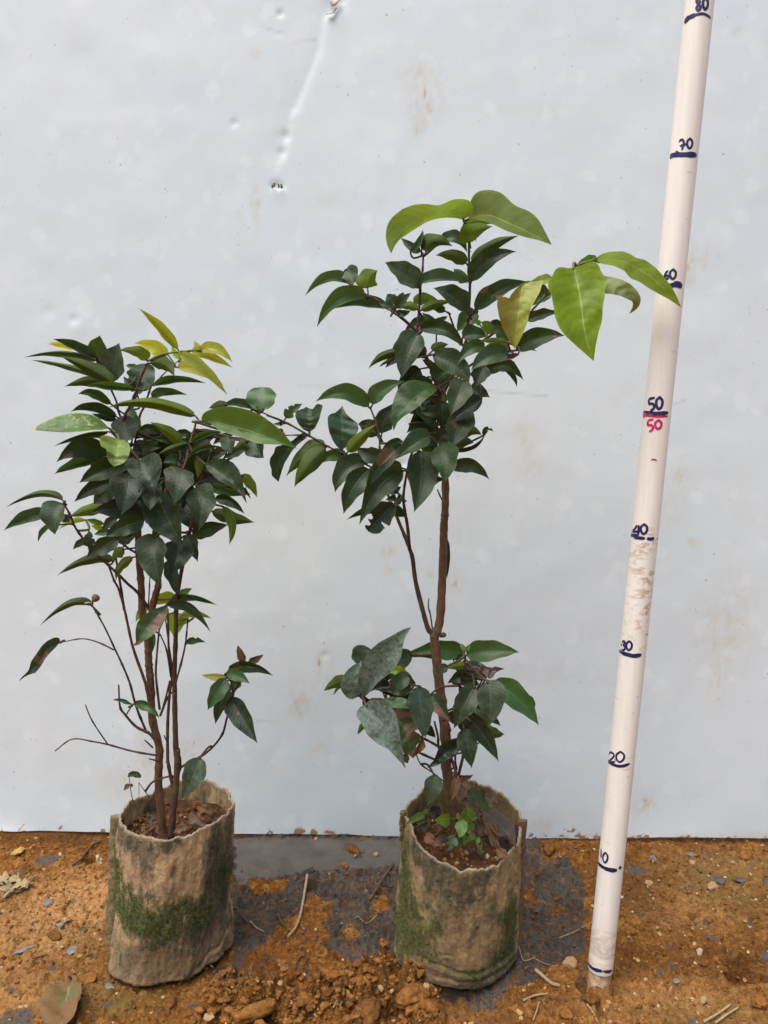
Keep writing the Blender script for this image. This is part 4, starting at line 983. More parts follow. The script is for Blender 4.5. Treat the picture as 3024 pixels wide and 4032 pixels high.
leaves(SL, '''
d A 915 500 720 395 490 318 38 46 2 3
y A 760 415 600 385 440 365 30 34 -1 -1
g A 900 520 560 440 222 493 30 28 2 4 u
g A 865 655 580 560 280 515 26 25 1 2 u
o A 1045 725 830 590 555 475 60 68 3 4
o A 985 735 800 705 600 765 48 48 2 3
g A 1265 785 1010 762 805 745 38 34 3 4
g A 1040 930 880 832 728 835 40 40 2 3
g A 905 520 912 410 932 285 100 98 -1 0
w A 1050 725 1065 540 1113 355 138 118 1 2
w A 1290 800 1330 680 1330 548 108 112 -1 -2 b
g A 1290 605 1230 580 1170 568 25 30 -2 -2
w A 1270 800 1210 740 1150 665 40 35 -1 -1
w A 1275 830 1330 770 1370 720 60 40 -1 -1
o2 A 1370 520 1280 440 1105 425 45 58 2 3
o B 215 545 350 555 445 675 68 50 2 3
y B 385 470 240 390 65 360 70 54 0 0
y2 B 478 420 330 230 105 30 38 48 1 2
y B 600 430 790 490 990 590 42 40 1 2
y B 685 425 840 420 985 538 58 46 2 2
y B 690 425 655 390 632 332 26 30 2 2
y2 B 498 455 740 620 940 845 50 46 3 4
y B 470 585 690 620 905 755 60 50 1 1
Y B 500 505 450 450 418 388 25 25 -1 -1
g B 258 752 480 697 745 735 26 42 1 2
g B 232 865 370 820 570 842 42 36 1 1
o2 B 640 1040 200 905 -180 960 50 52 3 4
d A 1095 1050 880 960 655 1000 42 44 0 1
d A 1095 1075 980 1050 850 1015 30 26 0 0
o A 1010 1185 740 1215 500 1325 30 16 2 3
d A 1120 1045 1165 1150 1190 1270 112 100 1 3 b
g A 1200 960 1245 1070 1305 1165 58 62 0 1 b
d A 1000 1400 770 1335 525 1470 95 82 2 4
g A 950 1425 720 1485 505 1580 50 46 1 3
d A 1000 1250 900 1225 800 1258 20 24 0 0
w A 1280 1300 1300 1370 1250 1330 40 60 1 1
d C 1210 60 960 130 740 238 85 92 3 5
d A 1240 1310 1370 1325 1510 1330 54 52 0 1
d B 330 1200 200 1150 70 1200 34 34 -1 -1
o2 B 510 1300 370 1180 212 1095 48 52 3 4
d B 440 1300 340 1255 240 1255 26 26 1 1
o B 562 1295 430 1330 282 1400 36 36 3 4
o A 1370 1400 1300 1395 1225 1390 35 28 1 1
g B 500 1430 420 1440 335 1475 42 44 1 2
o B 930 935 850 935 760 968 36 36 4 4
w B 1180 968 1030 918 865 955 34 40 3 3
v3 B 1262 990 1262 880 1262 768 128 122 4 3 b
o B 1258 1000 1200 980 1145 972 20 38 4 4
g B 608 1278 760 1205 905 1190 26 26 4 5 t
d B 590 1200 520 1190 445 1190 42 26 0 0
w B 560 1360 660 1230 810 1170 56 54 2 3
w B 590 1400 690 1290 860 1205 62 56 3 4
g B 590 1400 720 1335 905 1330 22 24 4 4
g B 975 1218 880 1245 800 1310 34 30 4 4
w B 960 1235 955 1310 980 1390 58 74 6 7
o B 1130 1265 1070 1295 1000 1345 32 32 5 5
d B 1200 1262 1215 1345 1278 1430 80 112 4 5
d B 930 1355 830 1400 690 1490 42 44 1 1
d B 1105 1325 1000 1385 908 1430 42 44 2 2
d D 520 105 490 220 440 452 130 132 6 8
d D 650 272 695 430 665 692 130 96 6 8
d D 230 220 225 350 215 500 92 84 5 7
d C 1200 140 1190 300 1130 547 150 128 5 7
d C 1095 220 890 280 690 420 72 62 3 4
w C 1045 290 960 360 870 440 74 66 1 2
k C 1340 560 1100 485 855 520 78 94 2 4
d C 1350 580 1160 650 980 745 80 78 4 5
o C 585 400 340 340 50 474 30 30 2 2
w C 480 520 260 560 35 685 56 56 2 3
w C 590 430 530 570 515 724 96 142 4 5
o2 C 970 465 800 495 638 560 54 48 1 1
d C 655 555 620 580 578 612 32 28 3 3
g C 475 640 400 700 355 794 22 26 3 3
Y C 800 590 680 600 548 676 24 24 0 0
L C 965 625 880 598 795 585 28 24 0 0
Y C 965 660 910 650 850 640 32 22 -1 -1
w C 1092 570 1020 620 950 690 42 46 1 1
w C 850 838 845 760 830 675 66 48 3 3 n
w C 800 780 740 805 680 866 32 28 2 2
d C 1110 750 950 840 803 935 74 64 3 4
g C 1020 700 950 705 875 722 28 30 2 2
d C 1150 815 1145 765 1140 715 48 48 3 3 b
w C 1175 815 1230 730 1335 655 42 36 0 0
o C 1045 965 800 960 532 1105 44 46 1 2
o2 C 1160 860 1085 910 1050 998 48 44 1 1 n
o2 C 1238 935 1115 1030 1085 1150 36 40 1 1
d D 290 725 260 930 316 1215 120 150 5 7
d D 490 770 470 900 412 1102 138 92 4 6
d D 560 722 605 830 662 977 64 54 3 4
d D 388 958 425 1110 472 1298 64 50 3 4
k D 520 370 600 520 660 690 150 140 0 1
k D 200 350 240 460 260 600 130 140 0 0
k D 620 260 720 210 880 180 70 70 0 0
o D 790 505 980 565 1192 607 56 58 2 3
d D 610 725 770 665 950 630 62 70 2 3
o2 D 890 460 975 630 950 822 36 46 4 5
d D 825 385 970 415 1100 532 40 48 4 5
o2 D 1060 170 1150 250 1213 377 46 44 4 4
g D 760 270 960 325 1165 343 34 40 3 3
k D 760 170 900 230 1060 330 66 66 2 2
d D 1090 290 1120 330 1160 392 14 14 3 3
o2 D 650 0 665 100 660 200 38 34 3 3
k D 150 120 180 220 190 330 90 90 2 3
k C 1150 130 1050 170 900 240 60 60 2 3
k C 1200 400 1250 500 1330 600 90 90 1 2
o E 860 205 630 185 368 394 34 32 1 2
Y F 440 265 440 370 435 496 92 78 -1 -1 u
Y F 452 108 330 130 200 190 56 46 -1 -1
Y F 200 200 140 260 78 358 34 42 -1 -1
Y F 570 300 520 340 470 400 40 40 -1 -1
g F 440 130 630 118 847 200 24 32 1 2
g F 385 198 600 215 784 458 42 44 2 4
L F 490 100 550 70 608 38 32 28 0 0
Y F 505 295 650 272 792 322 32 32 0 0
g F 560 552 640 518 737 545 28 34 1 1 n
w F 250 450 250 550 232 640 22 22 2 2
b F 1090 735 1060 650 1030 565 34 34 1 1
b F 1140 725 1200 700 1278 654 28 36 1 1
d F 950 800 1150 765 1366 856 50 48 2 3
g F 930 828 1040 855 1148 930 50 46 4 5
y F 920 865 810 862 690 848 28 32 3 3
g F 925 878 835 1020 752 1177 72 64 4 5
d F 940 900 880 1090 822 1312 60 60 3 3
g F 1045 885 1010 940 972 1002 46 42 1 1
bp F 972 1012 930 1090 900 1178 50 50 2 2 n
dt F 962 1058 1075 1240 1219 1488 92 88 3 5
w G 1040 75 975 250 862 467 95 98 4 5
g E 1225 1120 1140 1078 1046 1083 18 16 2 2
g E 1255 1115 1385 1140 1491 1254 40 40 4 5
''')
oleaves(SL, '''
L B 6 9 .5 .5 | 695 1085 692 1040 720 1005 780 975 860 952 960 945 1060 962 1150 985 1260 1035 1370 1115 1450 1185 1520 1270 1588 1345 | 695 1085 790 1085 900 1110 1020 1145 1150 1175 1300 1235 1450 1290 1588 1345 | 695 1085 760 1090 830 1150 900 1185 1000 1220 1100 1250 1200 1290 1300 1303 1420 1303 1520 1318 1588 1345
v A 3 5 -1 1.2 | 1020 1155 980 1110 930 1060 870 1030 780 1010 690 1008 600 1022 500 1050 400 1100 330 1145 270 1158 | 1020 1155 900 1105 760 1105 640 1145 560 1178 420 1166 270 1158 | 1020 1155 960 1168 850 1172 740 1187 640 1192 560 1190 450 1182 330 1172 270 1158
v2 A 4 6 .4 .3 | 1105 1255 1050 1235 990 1218 935 1220 928 1270 940 1320 1000 1350 992 1400 1010 1450 1040 1490 1065 1508 | 1110 1255 1095 1320 1085 1400 1065 1508 | 1105 1255 1170 1265 1205 1300 1217 1340 1205 1400 1190 1440 1150 1480 1110 1495 1065 1508
w A 5 7 .6 .4 | 1300 1450 1220 1420 1160 1485 1190 1550 1230 1600 1310 1645 1380 1700 1450 1772 | 1300 1450 1350 1530 1400 1620 1450 1772 | 1300 1450 1360 1410 1430 1375 1480 1395 1510 1460 1510 1540 1490 1610 1455 1690 1450 1772
d D 5 7 .3 .6 | 725 65 780 30 850 10 920 15 990 50 1040 110 1072 190 1090 280 1105 360 1118 435 | 725 65 820 100 910 170 980 240 1050 330 1118 435 | 725 65 745 115 800 165 850 215 910 250 980 285 1040 330 1080 370 1118 435
d D 4 6 .4 .4 | 290 300 180 330 125 410 135 500 170 590 220 660 300 720 380 760 450 800 512 825 | 290 300 320 420 370 540 430 660 512 825 | 290 300 370 320 430 420 480 460 500 540 508 640 510 740 512 825
bp E 5 7 .5 .5 | 1560 190 1420 240 1330 290 1280 360 1263 430 1265 500 1270 550 1240 575 | 1560 190 1450 310 1380 390 1330 460 1240 575 | 1560 190 1572 240 1550 310 1500 400 1420 480 1330 540 1290 572 1240 575
dt E 2 3 .4 .4 | 562 540 555 500 510 495 440 530 390 575 340 650 290 720 275 780 260 815 200 870 175 910 | 562 540 470 580 390 670 330 760 270 830 175 910 | 562 540 520 590 460 650 420 700 380 770 330 830 290 838 230 865 175 910
''')
def filler(plant, seed, n, x0, x1, y0, y1, dlo, dhi, cols):  # added inner leaves: thicken the crown and block light inside it
    r_ = random.Random(seed)
    for k in range(n):
        x, y = r_.uniform(x0, x1), r_.uniform(y0, y1); a = r_.uniform(.25, .75) * math.pi; a = a if r_.random() < .8 else a + 1.2
        L = r_.uniform(120, 190); q = L * r_.uniform(.17, .30); z = TILE['Z'][2]
        tx, ty = x + L * math.cos(a), y + L * math.sin(a); b_ = r_.uniform(-16, 16); d = r_.uniform(dlo, dhi)
        plant.leaf(r_.choice(cols), 'Z', [(x / z, y / z), ((x + tx) / 2 / z + b_ / z, (y + ty) / 2 / z - abs(b_) / z), (tx / z, ty / z)], q / z, q * r_.uniform(.6, 1) / z, d, d + r_.uniform(-1.5, 1.5))
filler(SL, 3, 26, 400, 860, 1700, 1960, -5, 0, 'ddkdw')
SR = Plant('sapling', 'taller sapling with a forked bare trunk and big lime leaves at its top', .672, (.075, .672, .11))
stems(SR, '''
trunk T 0 0 24 13 R 700 830 680 620 650 450 630 280 605 130 Q 335 1700 300 1300 255 950 222 650 198 420 190 330 O 990 1640 1025 1500 1045 1150 1055 850 1062 620 1070 530 1075 300 N 705 1330 700 1150 690 960
branch B 0 2 10 6 N 690 960 650 780 590 600 530 470 490 350 465 255
branch B 0 -1 11 5 O 955 1650 915 1600 870 1450 800 1170 770 950 740 850 690 720 640 600 585 460 530 330 500 270
branch B 0 3 7 4 O 742 860 722 650 685 420 690 300 715 150 735 40
branch W 2 4 4.5 3 M 1275 1335 1140 1195 1050 1110 980 1045 760 935 560 845
branch W 4 3.5 4 2.8 M 560 845 400 750 170 620 0 555 B 1470 1095 1250 1000
branch W 3.5 3.5 3 2.2 M 400 750 290 742 170 745
branch W 3.5 2.5 4.5 3 M 1062 1000 1055 870 1050 750 1010 600 965 480
branch W 0 0 3.2 2.2 O 955 1605 935 1470 918 1400 920 1320
branch B 1.5 1.5 5.5 3.5 I 1165 1440 1185 1240 1195 1050 1215 900 1225 725
branch B 1.5 3 6 3 I 1165 1440 1050 1330 920 1235 800 1150 690 1090 560 1005 490 965
branch B 0 0 8 5.5 N 690 960 690 860 790 650 870 480 910 350 J 440 1530 452 1400 465 1250 475 1000 465 800
branch G 0 2 5 4 J 465 800 465 600 450 430 440 405
branch W 0 0 3.8 3 N 690 860 670 740 640 520 635 280
branch B 1 4 6 4 N 860 520 950 420 1110 310 1180 260 J 760 1420 830 1400
branch B 2 5 5 3.5 N 900 600 1100 470 1270 370 1400 210 1530 50 J 1070 1220
branch G 5 7.5 5 3.5 J 1070 1220 1140 1140 1220 1060 K 560 440 640 350 820 285
branch W 0 0 3.5 2.8 N 860 380 800 210 755 90 J 265 1250
branch W 1 3 4 3 N 700 1180 640 1180 590 1240
branch W 0 0 3.2 2.4 O 1045 400 1020 350 1000 300
branch B 2 4 5 3 Q 505 970 540 800 560 750 570 590 545 470
branch B 1 2 7 4.5 Q 490 2060 530 1900 550 1780 540 1500 515 1200 505 970
branch B 1 3.5 6 4.5 Q 470 2080 440 1960 370 1830 230 1700 70 1610 P 1240 1560 1100 1420 900 1250 780 1160 620 1120
branch B 0 2 6 4 Q 240 1880 180 1860 0 1780 P 1240 1770
branch W 0 3 3 2.4 Q 310 2140 170 2030 50 1950 0 1890 P 1230 1800
branch B 0.5 1 6 4 Q 280 1780 240 1690 235 1580 190 1390
branch W 0.5 1 4 3 Q 370 1560 390 1500 380 1460
branch W 1 2 4 3 Q 470 1990 450 1850 480 1700
branch W 1 3 4 3 P 620 1120 590 1100 520 1070
branch W 2 3 3 2.4 P 850 1120 830 1070 805 1010
branch W -1 -1 3 2 Q 440 660 400 560
branch W 2 3 3.5 2.6 Q 400 1850 460 1800 560 1770 760 1650
''')
leaves(SR, '''
L J 400 470 540 415 692 435 30 44 2 2
o2 J 470 608 500 500 690 455 90 70 3 5
o J 495 785 690 620 937 540 60 46 1 2
w J 488 970 650 770 912 690 95 72 1 2
o J 440 800 320 725 153 725 42 62 1 2
o I 1250 690 1330 590 1500 640 82 40 2 2
w I 1395 590 1530 565 1637 702 60 55 1 1
w I 1200 685 1110 640 1010 555 42 32 1 1
w I 1105 695 1185 600 1222 482 26 30 2 2
k I 1210 660 1225 610 1228 550 14 16 2 2
w I 1185 1025 1030 890 865 790 88 108 2 3
g I 1160 1000 1430 960 1645 990 98 20 2 2
o I 1640 965 1570 890 1505 850 64 44 0 0
w I 1630 1240 1490 1110 1318 1030 80 106 2 3
o2 I 1205 1235 1340 1172 1492 1158 42 36 2 2
L I 1135 1165 1250 1125 1440 1220 34 62 1 1
d I 1430 1245 1350 1215 1280 1190 34 34 1 1
g I 540 985 330 950 118 1105 42 58 2 2
w I 500 858 550 915 565 1008 72 76 4 5
o2 I 705 1030 715 930 800 865 98 86 1 1
g I 690 1105 430 1145 230 1397 66 78 3 4
w I 900 1220 620 1170 383 1226 46 58 1 1
w I 950 1222 880 1190 798 1158 34 34 4 4
w I 970 1218 1030 1150 1112 1072 46 36 4 5
o2 I 1170 1230 1080 1195 983 1225 26 44 3 3
w I 960 1180 920 1130 885 1085 56 48 2 2
g I 1000 1170 1025 1120 1035 1065 42 44 2 2
d I 985 1240 1040 1255 1110 1235 12 44 2 2
d I 1190 1415 1430 1425 1612 1602 66 66 3 4
d I 1280 1350 1160 1370 1045 1442 52 56 0 0
w I 1330 1350 1270 1310 1213 1256 34 28 2 2
w I 1330 1350 1395 1325 1452 1288 24 28 2 2
d N 470 262 375 450 310 692 98 132 4 5
o N 300 440 135 470 0 600 38 38 2 2
o N 240 500 170 530 95 586 14 17 2 2
d N 520 482 470 430 405 470 54 50 1 1
g J 545 1258 440 1340 355 1437 66 88 -1 -1
dt J 520 1240 740 1060 1022 968 78 68 2 3
L K 825 285 740 290 635 340 32 30 6 6
Y J 1240 930 1130 965 1010 985 42 46 6 7
d J 1215 1050 1130 1110 1038 1200 64 66 3 3
d J 1005 1335 1150 1275 1310 1255 46 46 3 3
d J 905 1612 1120 1490 1362 1475 86 80 3 4
d J 975 1602 1040 1600 1100 1622 12 12 2 2
L J 570 1372 545 1350 518 1318 22 26 2 2
o2 J 640 1455 640 1390 575 1345 54 66 2 2
g J 825 1535 760 1440 688 1375 60 58 5 5
d J 765 1375 710 1350 665 1345 34 24 2 2
d J 405 1490 520 1460 628 1490 78 66 3 3
L N 1292 350 1160 345 1040 335 28 30 6 6
g N 1090 400 950 415 825 562 58 64 5 6
g N 1310 462 1120 490 958 612 74 96 7 8
b N 1400 460 1310 495 1228 518 22 20 5 5
d N 600 465 820 575 942 732 108 98 5 6
o N 600 430 660 385 752 368 44 46 1 1
d N 640 718 715 640 815 622 118 40 3 3
d N 625 600 565 550 500 510 32 34 1 1
d N 900 700 835 850 765 1037 98 102 6 8
d N 1085 568 1040 660 1000 772 74 80 4 5
d N 1085 645 1270 565 1450 707 66 62 2 3
d N 1285 618 1350 670 1388 772 24 24 2 2
d N 950 790 1030 810 1137 866 66 58 3 3
k N 1058 872 880 1000 690 1145 60 86 4 4
d N 690 900 690 1020 700 1147 66 84 3 3
d N 930 955 840 1140 768 1352 110 112 3 5
o2 N 722 838 710 885 690 930 28 24 2 2
d N 600 742 470 705 340 722 36 38 4 4
g N 40 932 140 800 347 710 88 56 2 2
g M 952 482 720 352 455 432 66 82 2 3
d M 1075 726 1098 600 1190 440 88 84 2 2
dt M 1032 748 940 665 852 640 74 70 1 1
o2 M 758 898 870 775 1032 633 58 52 4 5
g M 180 582 240 510 337 448 44 48 2 2 n
g M 160 636 110 640 60 638 16 18 3 3
g M 150 715 130 695 118 680 16 18 3 3
o M 552 838 370 910 182 1128 66 80 3 4
o M 550 860 385 1015 258 1227 80 82 4 5
g M 748 942 600 938 438 1017 50 54 3 4
d M 922 1002 735 1075 638 1277 88 108 4 5
d M 960 1060 805 1240 718 1482 92 90 5 6
dt M 1258 828 1070 1010 918 1257 70 64 6 7
d M 1278 1075 1050 1225 865 1582 110 104 5 7
w M 1065 900 955 915 843 853 86 52 4 4
o2 M 920 992 880 930 850 862 28 28 3 3
g M 1530 760 1380 825 1198 972 68 104 6 7
d M 1262 798 1160 825 1068 892 28 34 4 4
w M 1258 1045 1170 1010 1088 1000 44 36 4 4
d M 1425 888 1438 1150 1376 1464 145 112 5 7
d M 1480 1080 1465 1160 1460 1275 150 152 3 3
d N 665 1300 715 1450 715 1668 114 120 5 7
d N 775 1530 960 1500 1132 1633 56 66 3 3
b2 N 785 1362 980 1325 1090 1200 14 22 2 2
d N 1075 1220 1110 1160 1172 1185 24 22 2 2 n
o N 770 1345 880 1290 985 1290 74 40 2 2
o N 890 1240 950 1180 1062 1216 70 40 1 1
d N 682 1012 580 1005 486 1005 42 48 2 2
d N 650 1060 620 1065 590 1085 18 18 2 2
g N 500 918 570 888 637 922 15 15 1 1
d N 625 1292 550 1240 478 1205 56 56 3 3
d N 740 1180 690 1230 620 1295 66 66 3 3
d M 1150 1208 1200 1230 1256 1225 36 66 2 2 n
k M 1262 1355 1190 1345 1106 1345 46 50 3 3 n
d M 1282 1502 1050 1422 738 1537 50 56 2 2
k M 1190 1385 1060 1510 945 1640 96 84 5 6 bn
b2 O 1092 768 1100 950 1088 1142 14 40 -1.5 -1.5
W P 520 1075 445 880 560 628 138 90 5 5
w P 578 672 560 560 580 443 118 122 3 3 b
ot P 360 860 230 915 72 1016 66 68 4 4
ot P 335 935 260 980 198 1073 18 28 3 3
bp P 950 1225 1090 1330 1262 1495 122 122 4 4 n
o P 582 1408 545 1480 497 1560 30 34 5 5
g P 1095 1790 1105 1850 1126 1918 36 54 5 5
dt P 1265 950 1295 1260 1348 1602 135 142 6 7
dt Q 150 1050 255 1200 397 1408 84 96 4 5
b Q 300 1370 350 1420 390 1490 28 24 5 5
w P 1145 825 1010 920 938 1047 72 102 5 5
k P 900 960 800 970 690 990 36 94 3 3
Y P 1062 830 990 765 880 790 46 66 3 3
w P 1205 945 1140 870 1065 830 56 38 3 3
d P 1165 1000 1000 995 845 1015 66 68 4 4
k P 1090 1090 1000 1060 925 1080 60 60 4 4
g P 1804 542 1490 490 1045 585 105 112 -1.5 -1.5
g Q 585 572 890 515 1252 532 138 98 3 4
L Q 585 512 610 470 635 428 24 24 4 4
L Q 580 512 540 460 505 422 24 24 4 4
o2 Q 572 700 450 700 332 735 50 52 4 4
w Q 355 698 285 750 240 848 52 52 6 6
d Q 542 560 500 600 450 662 34 34 3 3
d Q 510 932 475 850 480 755 70 70 1 1
o2 Q 782 885 720 810 640 748 36 30 2 2
d Q 735 922 620 905 528 942 46 42 3 3
d Q 685 960 560 1190 433 1482 122 128 7 8
w Q 840 888 890 1130 855 1477 170 160 8 9
g Q 918 900 1230 1110 1491 1442 142 126 6 7
d Q 1310 1070 1390 1130 1449 1214 38 30 5 5
d Q 655 1210 850 1300 1020 1457 66 58 4 4
d Q 560 1290 585 1440 590 1582 60 98 6 6
d Q 560 1480 608 1700 655 1977 112 112 7 8
d Q 635 1385 810 1580 990 1892 110 86 7 8
o Q 775 1480 925 1540 1064 1550 72 72 5 5
k Q 720 1480 750 1560 770 1660 66 66 5 5
w R 492 235 475 380 428 537 78 76 4 5
w R 808 385 915 470 1014 613 62 62 5 5
b R 705 255 690 360 652 488 34 42 4 5
b R 722 298 745 380 762 468 62 54 3 4
b R 725 250 790 258 865 236 24 36 3 3
d Q 428 1255 425 1340 420 1432 42 66 4 4
k Q 40 1440 120 1500 210 1600 60 60 3 3
''')
oleaves(SR, '''
L2 I 3 5 .8 -.6 | 1600 390 1670 350 1692 280 1672 215 1625 200 1540 195 1470 212 1370 262 1240 240 1130 252 1030 290 925 375 880 455 873 560 890 640 925 708 | 1600 392 1590 320 1500 285 1390 310 1270 360 1150 410 1040 480 970 580 925 708 | 1600 392 1520 375 1430 372 1340 385 1250 415 1150 478 1030 555 1000 580 960 630 925 708
U J 3 6 -.8 .8 | 455 390 478 290 480 210 520 150 570 118 680 112 770 140 830 195 870 240 935 278 1010 300 1080 350 1130 410 1165 480 1240 627 | 455 390 520 365 600 345 690 355 780 400 860 435 960 480 1080 540 1240 627 | 455 390 480 392 520 385 600 400 690 435 800 490 910 530 1030 565 1110 580 1180 605 1240 627
L2 K 8 10 .5 .6 | 610 365 560 372 490 352 445 375 410 450 370 510 375 560 405 620 425 720 440 830 480 930 540 1005 610 1070 700 1150 800 1237 | 610 365 640 480 670 620 690 750 705 900 740 1060 800 1237 | 610 365 690 340 760 310 800 295 855 345 862 400 900 440 930 495 905 550 908 620 885 720 880 860 845 970 822 1080 800 1237
U K 7 8 -.5 .7 | 815 280 850 250 900 226 980 212 1080 212 1150 240 1190 272 1280 290 1380 365 1440 430 1530 545 1580 640 1617 738 | 815 280 960 285 1100 310 1230 380 1350 460 1480 580 1617 738 | 815 280 865 330 980 345 1090 395 1120 440 1150 470 1225 495 1310 555 1400 605 1520 670 1617 738
L3 K 5 6 -.4 .5 | 890 440 980 452 1060 475 1140 515 1200 570 1240 640 1238 690 1215 740 1170 775 1130 797 | 860 520 1000 540 1100 580 1170 630 1190 690 1165 750 1130 797 | 880 605 960 610 1050 628 1110 655 1160 680 1168 700 1160 740 1130 797
R J 7 8 .5 .5 | 1020 970 960 985 900 1040 850 1100 838 1140 815 1110 775 1108 730 1135 728 1190 745 1290 770 1380 815 1470 850 1545 895 1592 | 1020 970 965 1000 945 1100 935 1230 915 1350 900 1480 895 1592 | 1020 970 1090 970 1160 945 1130 1060 1080 1150 1040 1220 1015 1340 975 1440 935 1530 895 1592
g N 5 7 -.4 .6 | 645 768 590 740 500 715 440 700 370 710 310 740 270 800 240 870 218 960 215 1060 225 1130 238 1177 | 645 768 560 780 470 835 390 900 310 990 260 1080 238 1177 | 645 768 640 800 600 835 540 880 480 940 400 1000 320 1050 270 1100 250 1150 238 1177
bt M 3 2 .4 .4 | 705 882 660 855 620 800 585 720 570 640 568 570 600 540 640 535 690 490 708 468 | 705 882 704 760 702 640 690 540 708 468 | 705 882 760 840 830 760 858 690 850 630 800 595 770 570 740 540 720 500 708 468
d M 3 2 .4 .4 | 400 716 340 690 290 630 265 560 275 520 320 500 345 495 370 478 390 490 | 400 716 405 640 408 560 390 490 | 400 716 450 680 490 600 510 520 525 465 490 450 460 455 462 490 430 500 390 490
d M 3 4 .5 .3 | 388 736 340 718 300 740 240 795 160 830 80 850 68 910 30 960 26 1010 45 1060 45 1120 112 1180 | 388 736 280 800 190 880 120 980 100 1080 112 1180 | 388 736 370 770 290 830 230 900 170 1000 140 1080 112 1180
W P 6 7 .4 .5 | 580 1098 520 1000 500 900 510 800 545 690 600 580 680 480 780 400 900 340 1050 255 1130 225 1167 222 | 580 1098 640 950 740 790 850 620 960 470 1060 330 1167 222 | 580 1098 660 1020 730 930 820 850 920 780 990 690 1040 590 1060 480 1080 370 1120 300 1167 222
W P 8 10 .4 .4 | 600 1180 530 1210 485 1270 485 1330 530 1390 570 1460 620 1560 740 1670 880 1735 960 1820 1040 1910 1096 1980 | 600 1180 680 1290 760 1400 840 1530 930 1680 1010 1820 1096 1980 | 600 1180 640 1130 740 1115 830 1135 910 1190 970 1290 1005 1390 1020 1500 1035 1630 1060 1760 1080 1880 1096 1980
bg P 5 6 -.2 .5 | 785 1115 850 1095 950 1085 1060 1095 1150 1140 1210 1180 1225 1230 1250 1262 | 785 1115 900 1130 1030 1150 1150 1200 1250 1262 | 785 1115 850 1160 920 1215 1000 1230 1080 1225 1160 1240 1210 1280 1250 1262
bp P 4 5 .4 .5 | 1000 1350 1000 1500 1030 1650 1070 1790 1140 1810 1190 1852 | 1000 1350 1090 1500 1130 1640 1160 1760 1190 1852 | 1000 1350 1150 1340 1230 1400 1270 1490 1180 1500 1290 1560 1270 1650 1220 1700 1250 1760 1190 1852
b P 6 6 .5 .6 | 1305 1552 1270 1640 1220 1740 1190 1852 | 1305 1552 1300 1660 1260 1750 1190 1852 | 1305 1552 1330 1640 1350 1710 1290 1770 1230 1810 1190 1852
br Q 4 5 -.3 .5 | 568 705 600 640 650 630 720 640 780 670 840 712 915 722 950 705 1070 738 | 568 705 700 700 820 740 930 755 1070 738 | 568 705 600 745 680 755 760 780 830 830 885 870 920 840 950 790 1010 755 1070 738
k Q 6 7 .4 .4 | 530 1645 490 1590 410 1610 330 1640 250 1700 215 1800 180 1880 98 1970 | 530 1645 430 1710 330 1790 230 1870 98 1970 | 530 1645 530 1740 470 1790 400 1840 300 1900 220 1945 98 1970
''')
filler(SR, 5, 12, 1600, 1810, 1330, 1700, -3, 0, 'ddkdg')
filler(SR, 6, 9, 1480, 1660, 2560, 2760, 0, 3, 'ddkwg')
filler(SR, 9, 5, 1790, 1960, 2640, 2800, 0, 3, 'ddk')
# small green bud at the back of the fork
V, F = tube([atY(*src('Q', x, y), .68) - SR.loc for x, y in ((258, 340), (280, 322), (300, 316), (320, 322), (330, 335))], [.001, .0022, .0028, .0024, .001], 8)
mesh_obj('bud', V, F, M_GTWIG, SR.root)
# pale dead bud on the left sapling's arching twig
V, F = tube([atY(*src('E', x, y), .62) - SL.loc for x, y in ((862, 200), (864, 165), (880, 148), (892, 130), (904, 112), (910, 104))], [.0006, .0008, .0024, .0036, .003, .001], 8)
mesh_obj('dry_bud', V, F, LM['b'], SL.root)
for nm, pts_, r_ in (('dry_stipule', ((862, 180), (830, 172), (790, 180)), .0007),):
    V, F = tube([atY(*src('E', x, y), .62) - SL.loc for x, y in pts_], r_, 5); mesh_obj(nm, V, F, M_FIBRE, SL.root)
# ------------------------------------------------------------------ weeds in the bags
WD = Plant('weed', 'small bright green weed with heart-shaped leaves at the foot of the taller sapling', .640, (.088, .640, .12), None)
WD.root['category'] = 'weed'
stems(WD, '''
stem G 0 0 2.6 1.6 R 760 900 750 780 755 680 765 650
stem G 0 0 2 1.4 R 755 700 700 655 640 648
stem G 0 0 2 1.4 R 760 870 690 760 660 800
stem G 0 0 2.2 1.4 R 785 880 840 935 870 940
stem G 0 0 2 1.4 R 790 870 880 870 960 910
stem G 0 0 1.6 1.2 R 760 670 800 630 845 640
''')
leaves(WD, '''
L2 R 645 650 575 652 497 662 60 56 0 1 c
L R 738 662 750 740 725 826 50 54 1 2 c
L2 R 812 640 815 580 810 520 56 50 0 0 c
L2 R 768 655 762 610 758 572 20 20 0 0
L2 R 720 652 718 620 720 588 20 20 0 0 c
L2 R 775 662 812 668 846 702 38 40 1 1 c
L2 R 840 648 870 640 907 633 20 22 1 1
L R 845 690 835 730 810 770 34 34 0 0
L R 750 780 770 805 800 828 34 30 0 0
L R 825 790 850 815 882 838 36 34 0 1
L R 890 830 905 850 922 878 24 22 0 1
L R 935 925 925 955 920 990 28 28 1 1
L R 770 840 735 870 700 905 40 36 0 1
v3 R 690 810 655 870 610 960 46 50 1 1 n
L R 800 830 820 850 840 860 18 18 1 1
L R 905 895 915 905 935 912 16 16 1 1
L R 780 850 785 875 790 895 18 18 1 1
''')
WD2 = Plant('weed', 'single green sprout hanging over the torn left rim of the mossy bag', .640, (.045, .640, .12), None); WD2.root['category'] = 'weed'
stems(WD2, 'stem G 0 0 1.8 1.4 R 455 710 445 650 420 605')
leaves(WD2, '''
L R 415 600 315 632 232 722 30 32 1 2.5
L R 420 605 415 580 418 550 18 18 0 0
''')
